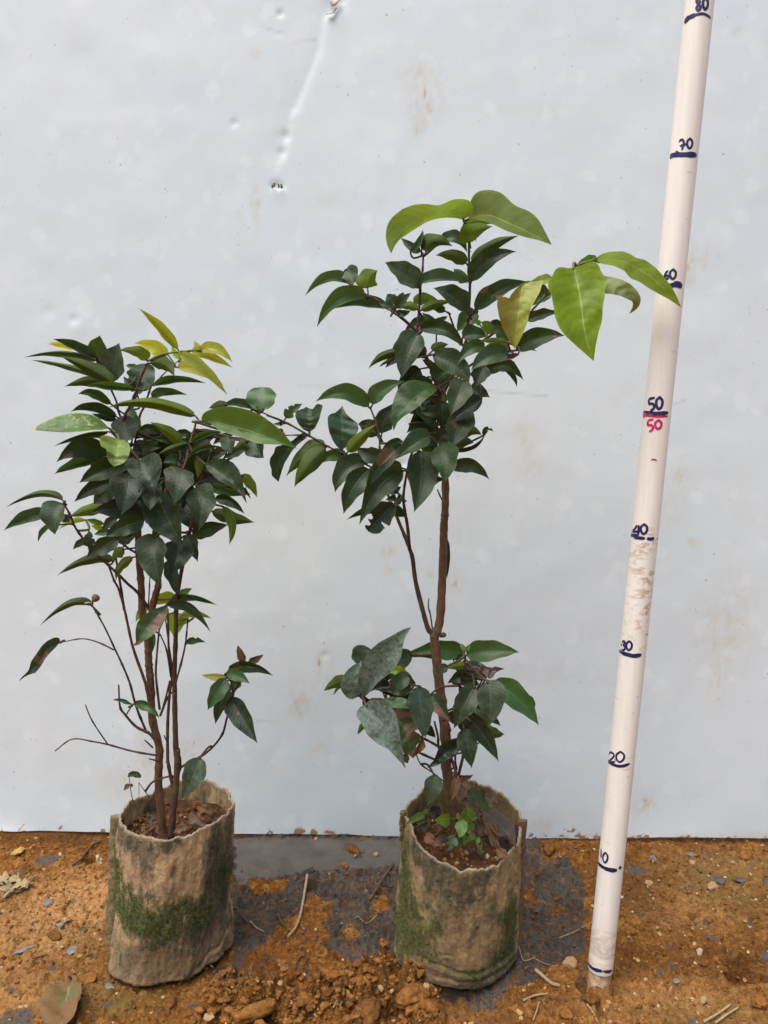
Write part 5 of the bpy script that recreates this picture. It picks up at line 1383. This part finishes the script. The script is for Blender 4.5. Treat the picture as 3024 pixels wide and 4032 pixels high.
WD3 = Plant('seedling', 'thin seedling with one half-moon leaf at the left rim of the beige bag', .640, (-.205, .640, .12), None); WD3.root['category'] = 'seedling'
stems(WD3, '''
stem W 0 0 2.2 1.4 G 560 750 480 620 410 470 385 340 375 250
stem W 0 0 2.0 1.4 G 610 560 560 450 500 360 465 310
stem W 0 0 1.2 .8 G 465 310 468 400 466 460
''')
leaves(WD3, '''
w G 368 250 425 240 487 264 36 8 0 0 b
b G 380 335 355 350 325 392 20 22 0 0
w G 400 330 402 345 385 360 6 6 0 0
g G 770 250 785 265 800 280 9 9 0 0
''')
# ================================================================== DEAD LEAVES, STICKS, STONES, CRUMBS
def dead_leaf(name, label, t, pts, wl, wr, Y, d0, d1, mat='b', group=None, cat='dead leaf', fl='', dx=0):
    P_ = atY(*src(t, *pts[0]), Y)
    pl = Plant.__new__(Plant); pl.Y = Y; pl.loc = P_; pl.pts = []; pl.root = None
    o_ = pl.leaf(mat, t, pts, wl, wr, d0, d1, fl + 'xz'); o_.location = P_
    o_.name = name; tag(o_, label, cat, group)
    md = o_.modifiers.new('thick', 'SOLIDIFY'); md.thickness = .0004
    return o_
GRP = 'dead leaves lying in the bags'
for lab, t, pts, wl, wr, Y, d0, d1, mt in (
    ('pointed dry leaf standing up in the middle of the beige bag', 'G', [(950, 585), (1010, 640), (1105, 730)], 50, 70, .655, 0, 2, 'b'),
    ('pale dry leaf at the right inside wall of the beige bag', 'G', [(1080, 620), (1140, 650), (1215, 690)], 40, 40, .665, 0, 1, 'b'),
    ('curled tan leaf just right of the thin stem in the beige bag', 'G', [(920, 705), (860, 740), (785, 785)], 28, 36, .628, 0, 1, 'b'),
    ('brown leaf at the back of the beige bag', 'G', [(1010, 530), (1080, 560), (1160, 605)], 40, 30, .690, 0, 1, 'b'),
    ('leaf bits at the left foot of the trunk in the beige bag', 'G', [(570, 800), (530, 760), (490, 730)], 30, 40, .628, 0, 0, 'b'),
    ('greenish dry leaf left of the trunk in the beige bag', 'G', [(605, 625), (560, 660), (510, 690)], 34, 34, .655, 0, 0, 'b2'),
    ('tan scrap against the trunk base in the beige bag', 'G', [(640, 720), (610, 770), (600, 820)], 36, 30, .625, 0, 0, 'b'),
    ('narrow folded tan leaf below the large wavy one in the mossy bag', 'R', [(985, 690), (1040, 830), (1110, 990)], 40, 26, .640, 1, 2, 'b'),
    ('brown leaf end by the front right rim of the mossy bag', 'R', [(1080, 930), (1140, 980), (1200, 1010)], 40, 40, .630, 1, 2, 'b'),
    ('broad dry leaf curving down at the front left of the mossy bag', 'R', [(620, 790), (530, 830), (500, 920)], 66, 56, .640, 0, 2, 'b'),
    ('small dry leaf by the torn rim of the mossy bag', 'R', [(450, 690), (390, 720), (330, 720)], 50, 40, .650, 0, 1, 'b2'),
    ('long brown leaf lying left of the trunk in the mossy bag', 'R', [(640, 700), (560, 710), (470, 740)], 40, 40, .655, 0, 1, 'b'),
    ('crumpled leaf high on the back wall of the mossy bag', 'R', [(1060, 430), (1020, 490), (985, 560)], 60, 60, .690, 0, 1, 'b'),
    ('dark strip leaf standing at the right wall of the mossy bag', 'R', [(1250, 700), (1290, 830), (1300, 950)], 22, 22, .655, 0, 1, 'b3'),
    ('grey drooping leaf behind the weed in the mossy bag', 'R', [(870, 560), (885, 650), (890, 760)], 34, 30, .655, 0, 1, 'b2'),
    ('small brown leaf under the weed in the mossy bag', 'R', [(1000, 820), (950, 825), (905, 850)], 36, 30, .650, 0, 1, 'b')):
    dead_leaf('dead_leaf', lab, t, pts, wl, wr, Y, d0, d1, mt, GRP)
dead_leaf('dead_leaf', 'rolled brown leaf stuck on the outer left rim of the mossy bag', 'R', [(218, 570), (235, 680), (200, 780)], 20, 22, .655, 0, 0, 'b', GRP)
pl = Plant.__new__(Plant); pl.Y = .655; pl.loc = atY(*src('R', 950, 560), .655); pl.pts = []; pl.root = None
o_ = pl.oleaf('b3', 'R', [(950, 560), (945, 640), (970, 690), (1030, 705), (1075, 700), (1090, 760), (1075, 800), (1130, 810), (1180, 800), (1190, 850), (1230, 890), (1275, 945)],
              [(950, 560), (1040, 650), (1120, 720), (1190, 800), (1275, 945)], [(950, 560), (1060, 560), (1150, 620), (1220, 690), (1255, 760), (1245, 820), (1260, 880), (1275, 945)], 0, 3, .9, -.4, 'x')
o_.location = pl.loc; o_.name = 'dead_leaf'; tag(o_, 'large wavy grey-brown leaf against the right inside wall of the mossy bag', 'dead leaf', GRP)
for lab, t, pts, wl, wr, Y, d0, d1, mt in (
    ('wide dark brown leaf at the back left inside the mossy bag', 'R', [(560, 560), (480, 590), (390, 640)], 60, 60, .680, 0, 1, 'b3'),
    ('rust brown leaf right of the trunk in the mossy bag', 'R', [(760, 480), (850, 520), (940, 600)], 60, 44, .690, 0, 1, 'b'),
    ('folded brown leaf at the front left soil of the mossy bag', 'R', [(420, 800), (480, 850), (580, 900)], 40, 46, .632, 0, 1, 'b'),
    ('dark leaf leaning on the right wall below the wavy leaf', 'R', [(1110, 820), (1160, 900), (1230, 980)], 46, 40, .645, 0, 1, 'b3'),
    ('brown leaf across the middle soil of the mossy bag', 'R', [(900, 700), (960, 740), (1030, 800)], 44, 50, .655, 0, 1, 'b')):
    dead_leaf('dead_leaf', lab, t, pts, wl, wr, Y, d0, d1, mt, GRP)
# ground leaf, lower left corner: two folded halves
M_GL = leaf_mat('leaf_fallen_green', (.15, .135, .055), (.20, .17, .085), .5, (.25, .21, .12), trans=.1, rough=.8, patch=((.19, .105, .045), .52))
LM['gl'] = M_GL
def ground_leaf(label, base, tip, wl, wr, lift):
    a = on_ground(*base, .002); b_ = on_ground(*tip, .002); ax = (b_ - a); L = ax.length; ax.normalize(); lat = ax.cross(Vector((0, 0, 1))).normalized()
    V, UVs, F = [], [], []; cols = (-1, -.6, -.2, 0, .2, .6, 1); ns = 18
    for i in range(ns + 1):
        f = i / ns; w_ = max(f, 1e-5) ** .5 * max(0, 1 - f) ** .75 / .55
        for u in cols:
            ww = wl if u < 0 else wr
            p = a + ax * (L * f) + lat * (u * ww * w_) + Vector((0, 0, lift * (.25 + abs(u) * 1.1) * math.sin(math.pi * min(1, f * .9 + .1)) + .0020 * math.sin(f * 17 + u * 4) + .0014 * math.sin(f * 37 - u * 7) + .003))
            V.append(p - a); UVs.append((u * .5 + .5, f))
    for i in range(ns):
        for j in range(6): F.append((i * 7 + j, i * 7 + j + 1, (i + 1) * 7 + j + 1, (i + 1) * 7 + j))
    o_ = mesh_obj('fallen_leaf', V, F, M_GL); o_.location = a
    uvl = o_.data.uv_layers.new(name='UVMap'); idx = np.zeros(len(o_.data.loops), np.int32); o_.data.loops.foreach_get('vertex_index', idx)
    uvl.data.foreach_set('uv', np.array(UVs, np.float32)[idx].ravel())
    md = o_.modifiers.new('thick', 'SOLIDIFY'); md.thickness = .0005
    tag(o_, label, 'fallen leaf'); return o_
ground_leaf('folded grey-green fallen leaf on the clay in the lower left corner', ('T', 575, 2190), ('T', 668, 1705), .025, .016, .008)

M_STRAW = simple_mat('dry_straw', (.24, .165, .085), (.42, .32, .20), .7, 300, .0004)
M_DTWIG = simple_mat('dark_twig', (.05, .032, .022), (.15, .095, .06), .85, 300, .0006)
def stick(name, label, cat, t, pts, rad, mat, lift=.0015, group=None, flat=1.0):
    W_ = [on_ground(t, x, y, lift + rad * .7) for x, y in pts]; C = catmull(W_, 6); o0 = W_[0]
    n_ = len(C); V, F = tube([c - o0 for c in C], [rad * (.8 + .35 * math.sin(i * 2.1) * .2 + .2 * (1 - i / n_)) for i in range(n_)], 7)
    o_ = mesh_obj(name, V, F, mat); o_.location = o0; return tag(o_, label, cat, group)
stick('dry_stick', 'pale bent dry stick lying on the grey mud between the two bags', 'stick', 'U', [(797, 612), (775, 720), (745, 850), (718, 985), (680, 1070), (628, 1140)], 0.00151, M_STRAW, .004)
stick('dry_stick', 'thick split straw on the clay right of the mossy bag', 'stick', 'S', [(1440, 1018), (1510, 1080), (1590, 1150), (1665, 1192)], 0.00173, M_STRAW, .002)
stick('dry_stick', 'flat straw lying in front of the mossy bag', 'stick', 'S', [(1330, 1290), (1440, 1265), (1560, 1235)], 0.00094, M_STRAW)
stick('dry_stick', 'long straw in the lower right corner', 'stick', 'V', [(1150, 1778), (1260, 1710), (1360, 1650)], 0.00115, M_STRAW)
stick('dry_stick', 'second straw beside the long one in the lower right corner', 'stick', 'V', [(1240, 1785), (1330, 1720), (1425, 1655)], 0.00101, M_STRAW)
stick('straw', 'short curved straw at the front edge below the pole', 'straw', 'V', [(222, 1635), (265, 1690), (310, 1778)], 0.00072, M_STRAW)
stick('straw', 'straw standing among the clods at the bottom middle', 'straw', 'U', [(1098, 1612), (1062, 1680), (1060, 1730), (1025, 1815)], 0.00079, M_STRAW, .004)
stick('straw', 'thin straw bit left of the standing one at the bottom middle', 'straw', 'U', [(1055, 1575), (1020, 1630), (980, 1690)], 0.00058, M_STRAW, .004)
stick('straw', 'bright straw in front of the mossy bag at the bottom edge', 'straw', 'S', [(1475, 1310), (1455, 1400), (1420, 1490)], 0.00072, M_STRAW)
stick('root_fibre', 'thin pale root running from the pole to the mossy bag', 'root', 'V', [(262, 976), (190, 1010), (130, 1062), (0, 1112)], 0.00050, M_STRAW)
stick('root_fibre', 'curling pale root at the lower right of the mossy bag', 'root', 'S', [(1210, 925), (1245, 840), (1285, 800), (1330, 880), (1440, 908)], 0.00050, M_STRAW, .003)
stick('root_fibre', 'hair root on the dark mud right of the mossy bag', 'root', 'S', [(1440, 905), (1540, 960), (1659, 972)], 0.00036, M_STRAW)
stick('root_fibre', 'wavy hair root on the mud left of the mossy bag', 'root', 'U', [(1090, 995), (1160, 980), (1230, 942), (1310, 970), (1405, 965)], 0.00043, M_STRAW)
stick('twig', 'forked dark twig on the clay left of the beige bag', 'twig', 'T', [(680, 640), (750, 580), (815, 500), (870, 450), (940, 400)], .0014, M_DTWIG, .003)
stick('twig', 'short dark twig on the clay at the middle left', 'twig', 'T', [(330, 1500), (385, 1475), (440, 1450)], .0010, M_DTWIG)
stick('twig', 'thin dark twig above the crumbly clods left of the beige bag', 'twig', 'T', [(570, 1205), (620, 1165), (670, 1140)], .0009, M_DTWIG)
stick('twig', 'straight dark twig pressed in the mud beside the mossy bag', 'twig', 'U', [(1340, 780), (1440, 640), (1545, 460)], .0014, M_DTWIG, .001)
stick('twig', 'small black twig on the mud right of the beige bag', 'twig', 'U', [(200, 920), (235, 950), (275, 965)], .0011, M_DTWIG)
stick('twig', 'black bit of root above the orange clay in the middle', 'twig', 'U', [(540, 870), (560, 940), (605, 1020)], .0012, M_DTWIG)
stick('twig', 'fine pale twig on the mud right of the beige bag', 'twig', 'U', [(300, 975), (350, 1010), (420, 1040)], .0007, M_STRAW)
stick('root_fibre', 'short pale root poking out under the beige bag', 'root', 'H', [(1085, 925), (1120, 970), (1160, 1035)], 0.00058, M_STRAW, .004)
stick('twig', 'curved dark rootlet on the orange clay in the middle', 'twig', 'U', [(690, 1380), (700, 1320), (745, 1280), (790, 1270), (780, 1320)], .0008, M_DTWIG)
# dry crumpled plant litter at the far left
root = tag(empty('dry_litter', on_ground('T', 120, 820)), 'crumpled pale dry plant litter on the clay at the left edge', 'plant litter')
l0 = root.location.copy(); rs = random.Random(5)
for pts, rad in (([(35, 950), (100, 900), (200, 860), (310, 812)], .0016), ([(60, 880), (160, 830), (260, 780), (355, 735)], .0010), ([(165, 770), (170, 740), (172, 712)], .0009), ([(0, 860), (60, 880), (130, 860), (190, 870)], .0016)):
    C = catmull([on_ground('T', x, y, .004) for x, y in pts], 5); V, F = tube([c - l0 for c in C], [rad * rs.uniform(.7, 1.2) for _ in C], 6); mesh_obj('stalk', V, F, M_STRAW, root)
for x, y, s_ in ((20, 770, .010), (45, 840, .011), (110, 800, .009), (150, 850, .009), (210, 840, .008)):
    c = on_ground('T', x, y, .004) - l0; V = []
    for i in range(5):
        for j in range(5): V.append(c + Vector(((i - 2) * s_ * .42, (j - 2) * s_ * .42, .002 + .0035 * rs.uniform(-1, 1) + .002 * math.sin(i * 2 + j))))
    mesh_obj('scrap', V, [(i * 5 + j, i * 5 + j + 1, (i + 1) * 5 + j + 1, (i + 1) * 5 + j) for i in range(4) for j in range(4)], M_STRAW, root)

# ------------------------------------------------------------------ stones and clods that can be told apart
M_CLOD = simple_mat('clay_clod', (.13, .052, .014), (.31, .135, .036), .95, 230, .0022)
M_CLODD = simple_mat('dark_clay_clod', (.085, .036, .012), (.21, .09, .026), .95, 230, .002)
M_OCHRE = simple_mat('ochre_stone', (.32, .19, .055), (.52, .34, .12), .8, 160, .001)
M_PALE = simple_mat('pale_stone', (.36, .27, .15), (.56, .46, .30), .8, 200, .001)
M_GREYS = simple_mat('grey_stone', (.11, .105, .10), (.25, .24, .225), .75, 160, .0008)
M_SLATE = simple_mat('dark_slate_chip', (.050, .045, .041), (.115, .106, .098), .7, 160, .0006)
M_TAN = simple_mat('tan_stone', (.25, .155, .075), (.40, .27, .145), .8, 160, .001)
ico = {}
for sd in (1, 2, 3, 4):
    bm = bmesh.new(); bmesh.ops.create_icosphere(bm, subdivisions=sd, radius=1.0)
    ico[sd] = (np.array([v.co[:] for v in bm.verts]), [[v.index for v in f.verts] for f in bm.faces]); bm.free()
def rock(name, label, cat, t, x, y, wpx, mat, aspect=(1, .8, .6), rough=.3, seed=0, sub=3, sink=.3, rot=None, group='loose stones and clods on the ground', crumble=0):
    c = on_ground(t, x, y); s_ = wpx * TILE[t][2] * .5 * ((c - CAMP).dot(FW)) / FPX
    V, F = ico[sub]; V = V.copy()
    n_ = fbm(V[:, 0] * 1.1 + seed * 3.1, V[:, 1] * 1.1, V[:, 2] * 1.1, oct=2, seed=seed)
    k = 1 + rough * n_ * 1.3 + rough * .35 * fbm(V[:, 0] * 4 + seed, V[:, 1] * 4, V[:, 2] * 4, oct=3, seed=seed + 5)
    if crumble: k = k + crumble * fbm(V[:, 0] * 8 + seed, V[:, 1] * 8, V[:, 2] * 8, oct=3, seed=seed + 8, gain=.65)
    V = V * k[:, None] * np.array(aspect) * s_
    a = rot if rot is not None else seed * 1.3
    V[:, :2] = V[:, :2] @ np.array([[math.cos(a), math.sin(a)], [-math.sin(a), math.cos(a)]])
    V[:, 2] += s_ * aspect[2] * (1 - 2 * sink) 
    o_ = mesh_obj(name, V, F, mat, smooth=bool(crumble) or sub > 3); o_.location = c
    return tag(o_, label, cat, group)
RK = [
 ('clod', 'largest crumbly orange clod leaning on the front left of the mossy bag', 'clod', 'S', 300, 1190, 300, M_CLOD, (1, .75, .62), .35, 3, 4, .35, .13),
 ('clod', 'broad orange clod at the lower left of the mossy bag', 'clod', 'S', 90, 1160, 300, M_CLOD, (1, .7, .55), .35, 8, 4, .35, .13),
 ('clod', 'smooth-faced clay lump in front of the mossy bag', 'clod', 'S', 360, 1390, 360, M_CLOD, (1, .7, .42), .28, 12, 4, .4, .10),
 ('clod', 'long pale clay lump slanting up from the bottom edge', 'clod', 'U', 340, 1690, 460, M_CLOD, (1, .30, .28), .22, 17, 4, .35, .08, .55),
 ('clod', 'crumbly clod at the bottom middle', 'clod', 'U', 790, 1680, 220, M_CLOD, (1, .7, .5), .35, 21, 4, .35, .14),
 ('clod', 'dark crumbly clod at the bottom right of the middle', 'clod', 'U', 1330, 1650, 330, M_CLODD, (1, .7, .5), .35, 25, 4, .35, .14),
 ('clod', 'orange clod below the grey mud in the middle', 'clod', 'U', 1010, 1500, 200, M_CLOD, (1, .7, .45), .35, 29, 4, .4, .14),
 ('clod', 'orange clod left of the biggest one', 'clod', 'U', 1280, 1420, 180, M_CLOD, (1, .7, .55), .35, 31, 4, .35, .14),
 ('clod', 'brown clod half under the front of the beige bag', 'clod', 'H', 750, 1310, 170, M_CLODD, (1, .8, .35), .3, 35, 4, .3, .08),
 ('clod', 'flat orange clod at the lower left of the beige bag', 'clod', 'T', 820, 1670, 170, M_CLOD, (1, .85, .25), .2, 39, 4, .3, .06),
 ('clod', 'crumbly brown clod left of the beige bag', 'clod', 'T', 510, 1265, 160, M_CLODD, (1, .55, .4), .35, 43, 4, .3, .14),
 ('clod', 'clay plug pushed up in front of the pole', 'clod', 'V', 255, 1565, 120, M_CLODD, (.8, 1, .7), .3, 47, 4, .35, .10),
 ('clod', 'brownish stone left of the foot of the pole', 'stone', 'V', 88, 1305, 120, M_TAN, (1, .85, .75), .3, 51, 3, .3),
 ('clod', 'orange clod lying on the smooth grey mud by the wall', 'clod', 'U', 1205, 332, 100, M_CLODD, (1, .7, .55), .4, 55, 4, .3, .16),
 ('clod', 'rusty crumb on the grey mud below the wall', 'clod', 'U', 1122, 470, 72, M_CLOD, (1, .8, .6), .4, 57, 4, .3, .16),
 ('clod', 'crumbly clay heap against the wall right of the mossy bag', 'clod', 'R', 1570, 940, 180, M_CLODD, (1, .6, .6), .4, 59, 4, .3, .16),
 ('clod', 'clay clod beside the hole at the lower right', 'clod', 'V', 1300, 1345, 80, M_CLODD, (1, .8, .7), .35, 63, 4, .3, .1),
 ('clod', 'brown clod in the middle of the right-hand clay', 'clod', 'V', 1072, 945, 84, M_CLODD, (1, .8, .6), .4, 67, 4, .3, .14),
 ('clod', 'orange clod at the right edge below the wall', 'clod', 'V', 1490, 440, 130, M_CLOD, (1, .8, .6), .4, 71, 4, .35, .12),
 ('clod', 'low orange clod at the bottom right edge', 'clod', 'V', 1600, 1560, 170, M_CLOD, (1, .7, .4), .35, 73, 4, .4, .12),
 ('stone', 'yellow stone at the bottom edge in front of the beige bag', 'stone', 'H', 1298, 1440, 80, M_OCHRE, (1, .9, .9), .25, 75, 3, .3),
 ('stone', 'small yellow stone right of the yellow one at the bottom edge', 'stone', 'H', 1380, 1420, 40, M_OCHRE, (1, .8, 1.1), .25, 77, 3, .3),
 ('stone', 'ochre pebble in the clay below the mossy bag', 'stone', 'S', 1290, 1400, 80, M_OCHRE, (1, .8, .6), .3, 79, 3, .35),
 ('stone', 'dark slate stone in front of the beige bag', 'stone', 'H', 988, 1375, 92, M_SLATE, (1, .8, .35), .2, 81, 3, .35),
 ('stone', 'rounded grey stone on the clay left of the beige bag', 'stone', 'T', 450, 960, 108, M_GREYS, (1, .85, .5), .2, 83, 3, .35),
 ('stone', 'flat grey stone below the rounded one on the left', 'stone', 'T', 555, 1140, 116, M_GREYS, (1, .75, .16), .2, 85, 3, .3),
 ('stone', 'dark flat chip near the wall on the left', 'stone', 'T', 190, 685, 124, M_SLATE, (1, .5, .2), .15, 87, 3, .3, 0, .2),
 ('stone', 'dark chip under the white pebble on the left', 'stone', 'T', 550, 545, 100, M_SLATE, (1, .8, .2), .2, 89, 3, .3),
 ('stone', 'tiny white pebble on the clay at the left', 'stone', 'T', 560, 494, 36, M_PALE, (1, .8, .8), .3, 91, 3, .2),
 ('stone', 'pale knobbly stone beside the seam of the beige bag', 'stone', 'T', 925, 590, 84, M_PALE, (.7, .7, 1.2), .4, 93, 3, .25),
 ('stone', 'ochre stone near the wall at the left edge', 'stone', 'T', 170, 490, 130, M_OCHRE, (1, .6, .4), .3, 95, 3, .4),
 ('stone', 'grey crushed chip at the lower left', 'stone', 'T', 215, 1410, 150, M_GREYS, (1, .45, .2), .45, 97, 3, .3, 0, .6),
 ('stone', 'grey chip at the lower left of the beige bag', 'stone', 'T', 670, 1410, 110, M_GREYS, (.8, 1, .14), .25, 99, 3, .3),
 ('stone', 'grey patch of stone at the foot of the beige bag', 'stone', 'H', 195, 1150, 110, M_GREYS, (1, .6, .16), .25, 101, 3, .3),
 ('stone', 'grey stone on the clay right of the pole near the wall', 'stone', 'V', 745, 450, 60, M_GREYS, (1, .9, .8), .3, 103, 3, .25),
 ('stone', 'tan stone right of the pole', 'stone', 'V', 716, 648, 72, M_TAN, (1, .9, .7), .3, 105, 3, .3),
 ('stone', 'tan stone on the right between two slate chips', 'stone', 'V', 1215, 690, 100, M_TAN, (1, .7, .5), .3, 107, 3, .3),
 ('stone', 'tan and grey pebble below the wall on the right', 'stone', 'V', 1060, 490, 56, M_TAN, (.8, 1, .7), .3, 109, 3, .3),
 ('stone', 'grey pebble touching the tan one on the right', 'stone', 'V', 1052, 445, 64, M_GREYS, (1, .6, .6), .3, 111, 3, .3),
 ('stone', 'large dark slate chip on the right', 'stone', 'V', 1260, 630, 126, M_SLATE, (1, .8, .12), .2, 113, 3, .3),
 ('stone', 'oval dark slate chip at the far right', 'stone', 'V', 1427, 636, 100, M_SLATE, (1, .8, .12), .15, 115, 3, .3, 0, 0),
 ('stone', 'dark slate chip cut by the right edge', 'stone', 'V', 1640, 632, 80, M_SLATE, (1, .9, .12), .2, 117, 3, .3),
 ('stone', 'narrow slate chip high on the right', 'stone', 'V', 1145, 572, 66, M_SLATE, (1, .5, .14), .2, 119, 3, .3, 0, -.2),
 ('stone', 'round slate chip in the middle of the right clay', 'stone', 'V', 655, 907, 42, M_SLATE, (1, .9, .2), .2, 121, 3, .3),
 ('stone', 'slanting slate chip in the middle of the right clay', 'stone', 'V', 830, 938, 80, M_SLATE, (1, .4, .14), .2, 123, 3, .3, 0, -.35),
 ('stone', 'lower slate chip right of the middle', 'stone', 'V', 1180, 1080, 40, M_SLATE, (1, .9, .2), .2, 125, 3, .3),
 ('stone', 'creamy white stone on the right-hand clay', 'stone', 'V', 1115, 1220, 70, M_PALE, (.8, .8, 1.0), .45, 127, 3, .3),
 ('stone', 'pale crumb next to the hole', 'stone', 'V', 1285, 1295, 56, M_PALE, (1, .8, .5), .35, 129, 3, .3),
 ('stone', 'reddish stone at the lower right', 'stone', 'V', 1145, 1592, 76, M_TAN, (1, .8, .6), .3, 131, 3, .3),
 ('stone', 'small mottled stone at the middle of the right clay front', 'stone', 'V', 935, 1450, 62, M_GREYS, (1, .7, .4), .35, 133, 3, .3),
 ('stone', 'beige pebble on the grey mud by the mossy bag', 'stone', 'U', 1395, 375, 46, M_TAN, (1, .8, .8), .3, 135, 3, .2),
 ('stone', 'pebble fallen at the foot of the wall in the middle', 'stone', 'U', 872, 236, 34, M_TAN, (1, .8, .8), .3, 137, 3, .2),
 ('stone', 'small orange crumb beside the clod on the grey mud', 'stone', 'U', 1278, 348, 32, M_CLOD, (1, .8, .8), .3, 139, 3, .2),
 ('stone', 'brown crumb below the clod on the grey mud', 'stone', 'U', 1216, 396, 30, M_TAN, (1, .8, .8), .3, 141, 3, .2),
 ('stone', 'greenish pebble beside the pale stick', 'stone', 'U', 765, 1005, 32, M_GREYS, (.8, 1, .7), .3, 143, 3, .2),
 ('stone', 'orange stone at the left foot of the clay hole edge', 'stone', 'V', 55, 1720, 110, M_CLOD, (1, .8, .6), .3, 145, 4, .3, .08),
]
for r_ in RK:
    nm, lab, cat, t, x, y, wpx, mat, asp, rg, sd, sub, sk = r_[:13]
    rock(nm, lab, cat, t, x, y, wpx, mat, asp, rg, sd, sub, sk, crumble=r_[13] if len(r_) > 13 else 0, rot=r_[14] if len(r_) > 14 else None)
# ------------------------------------------------------------------ uncountable crumbs
def crumbs(name, n_, mats, weights, smin, smax, seed, accept):
    rs = np.random.RandomState(seed); V0, F0 = ico[1]; F0 = np.array(F0); Vs, Fs, mi = [], [], []; k = 0; tries = 0
    while k < n_ and tries < n_ * 12:
        tries += 1
        x = rs.uniform(-.47, .47); y = rs.uniform(.52, .845)
        u, v = project(x, y, 0.0)
        if not (-60 < u < 3080 and v < 4120) or not accept(u, v, rs): continue
        s_ = smin * (smax / smin) ** (rs.rand() ** 2.2)
        V = V0 * (1 + .5 * (rs.rand(len(V0), 1) - .5)) * np.array([1, rs.uniform(.6, 1), rs.uniform(.35, .8)]) * s_
        a = rs.uniform(0, 6.28); V[:, :2] = V[:, :2] @ np.array([[math.cos(a), math.sin(a)], [-math.sin(a), math.cos(a)]])
        V = V + np.array([x, y, gz(x, y) + s_ * .12]); Vs.append(V); Fs.append(F0 + len(V0) * k); mi += [int(rs.choice(len(mats), p=weights))] * len(F0); k += 1
    o_ = mesh_obj(name, np.concatenate(Vs), np.concatenate(Fs).tolist(), mats, smooth=False, fmat=mi)
    return tag(o_, kind='stuff')
def in_gray(u, v): return bool(inpoly(np.array([u]), np.array([v]), grayP)[0])
def in_clod(u, v): return bool(inpoly(np.array([u]), np.array([v]), clodP)[0])
crumbs('soil_crumbs', 5200, [M_CLOD, M_CLODD, M_OCHRE, M_PALE, M_SLATE, M_TAN], [.56, .34, .04, .006, .014, .04], .0006, .0028, 3, lambda u, v, rs: not in_gray(u, v))
crumbs('clod_crumbs', 3400, [M_CLOD, M_CLODD, M_TAN], [.66, .30, .04], .0010, .0052, 4, lambda u, v, rs: in_clod(u, v))
crumbs('mud_crumbs', 1700, [M_SLATE, M_CLODD, M_CLOD, M_PALE], [.60, .25, .14, .01], .0006, .0026, 5, lambda u, v, rs: in_gray(u, v) and v > 3420)
def on_plate(u, v): return bool(inpoly(np.array([u]), np.array([v]), plateP)[0])
crumbs('plate_crumbs', 110, [M_CLOD, M_CLODD, M_SLATE], [.5, .3, .2], .0004, .0018, 6, lambda u, v, rs: on_plate(u, v))
# crumbs on the soil in the bags
def bag_crumbs(parent, cx, cy, z0, r0, seed):
    rs = np.random.RandomState(seed); V0, F0 = ico[1]; F0 = np.array(F0); Vs, Fs, mi = [], [], []
    for k in range(240):
        a = rs.uniform(0, 6.28); r_ = r0 * math.sqrt(rs.rand()); s_ = .0006 * (5 ** (rs.rand() ** 2))
        V = V0 * (1 + .5 * (rs.rand(len(V0), 1) - .5)) * s_ + np.array([cx + r_ * math.cos(a), cy + r_ * math.sin(a), z0 + rs.uniform(0, .003)]) - np.array(parent.location)
        Vs.append(V); Fs.append(F0 + len(V0) * k); mi += [int(rs.choice(4, p=[.45, .4, .09, .06]))] * len(F0)
    tag(mesh_obj('soil_crumbs', np.concatenate(Vs), np.concatenate(Fs).tolist(), [M_CLODD, M_CLOD, M_TAN, M_PALE], parent, False, mi), kind='stuff')
bag_crumbs(LB[0], -.187, .6625, .1235, .046, 1); bag_crumbs(RBG[0], .0712, .660, .1130, .047, 2)
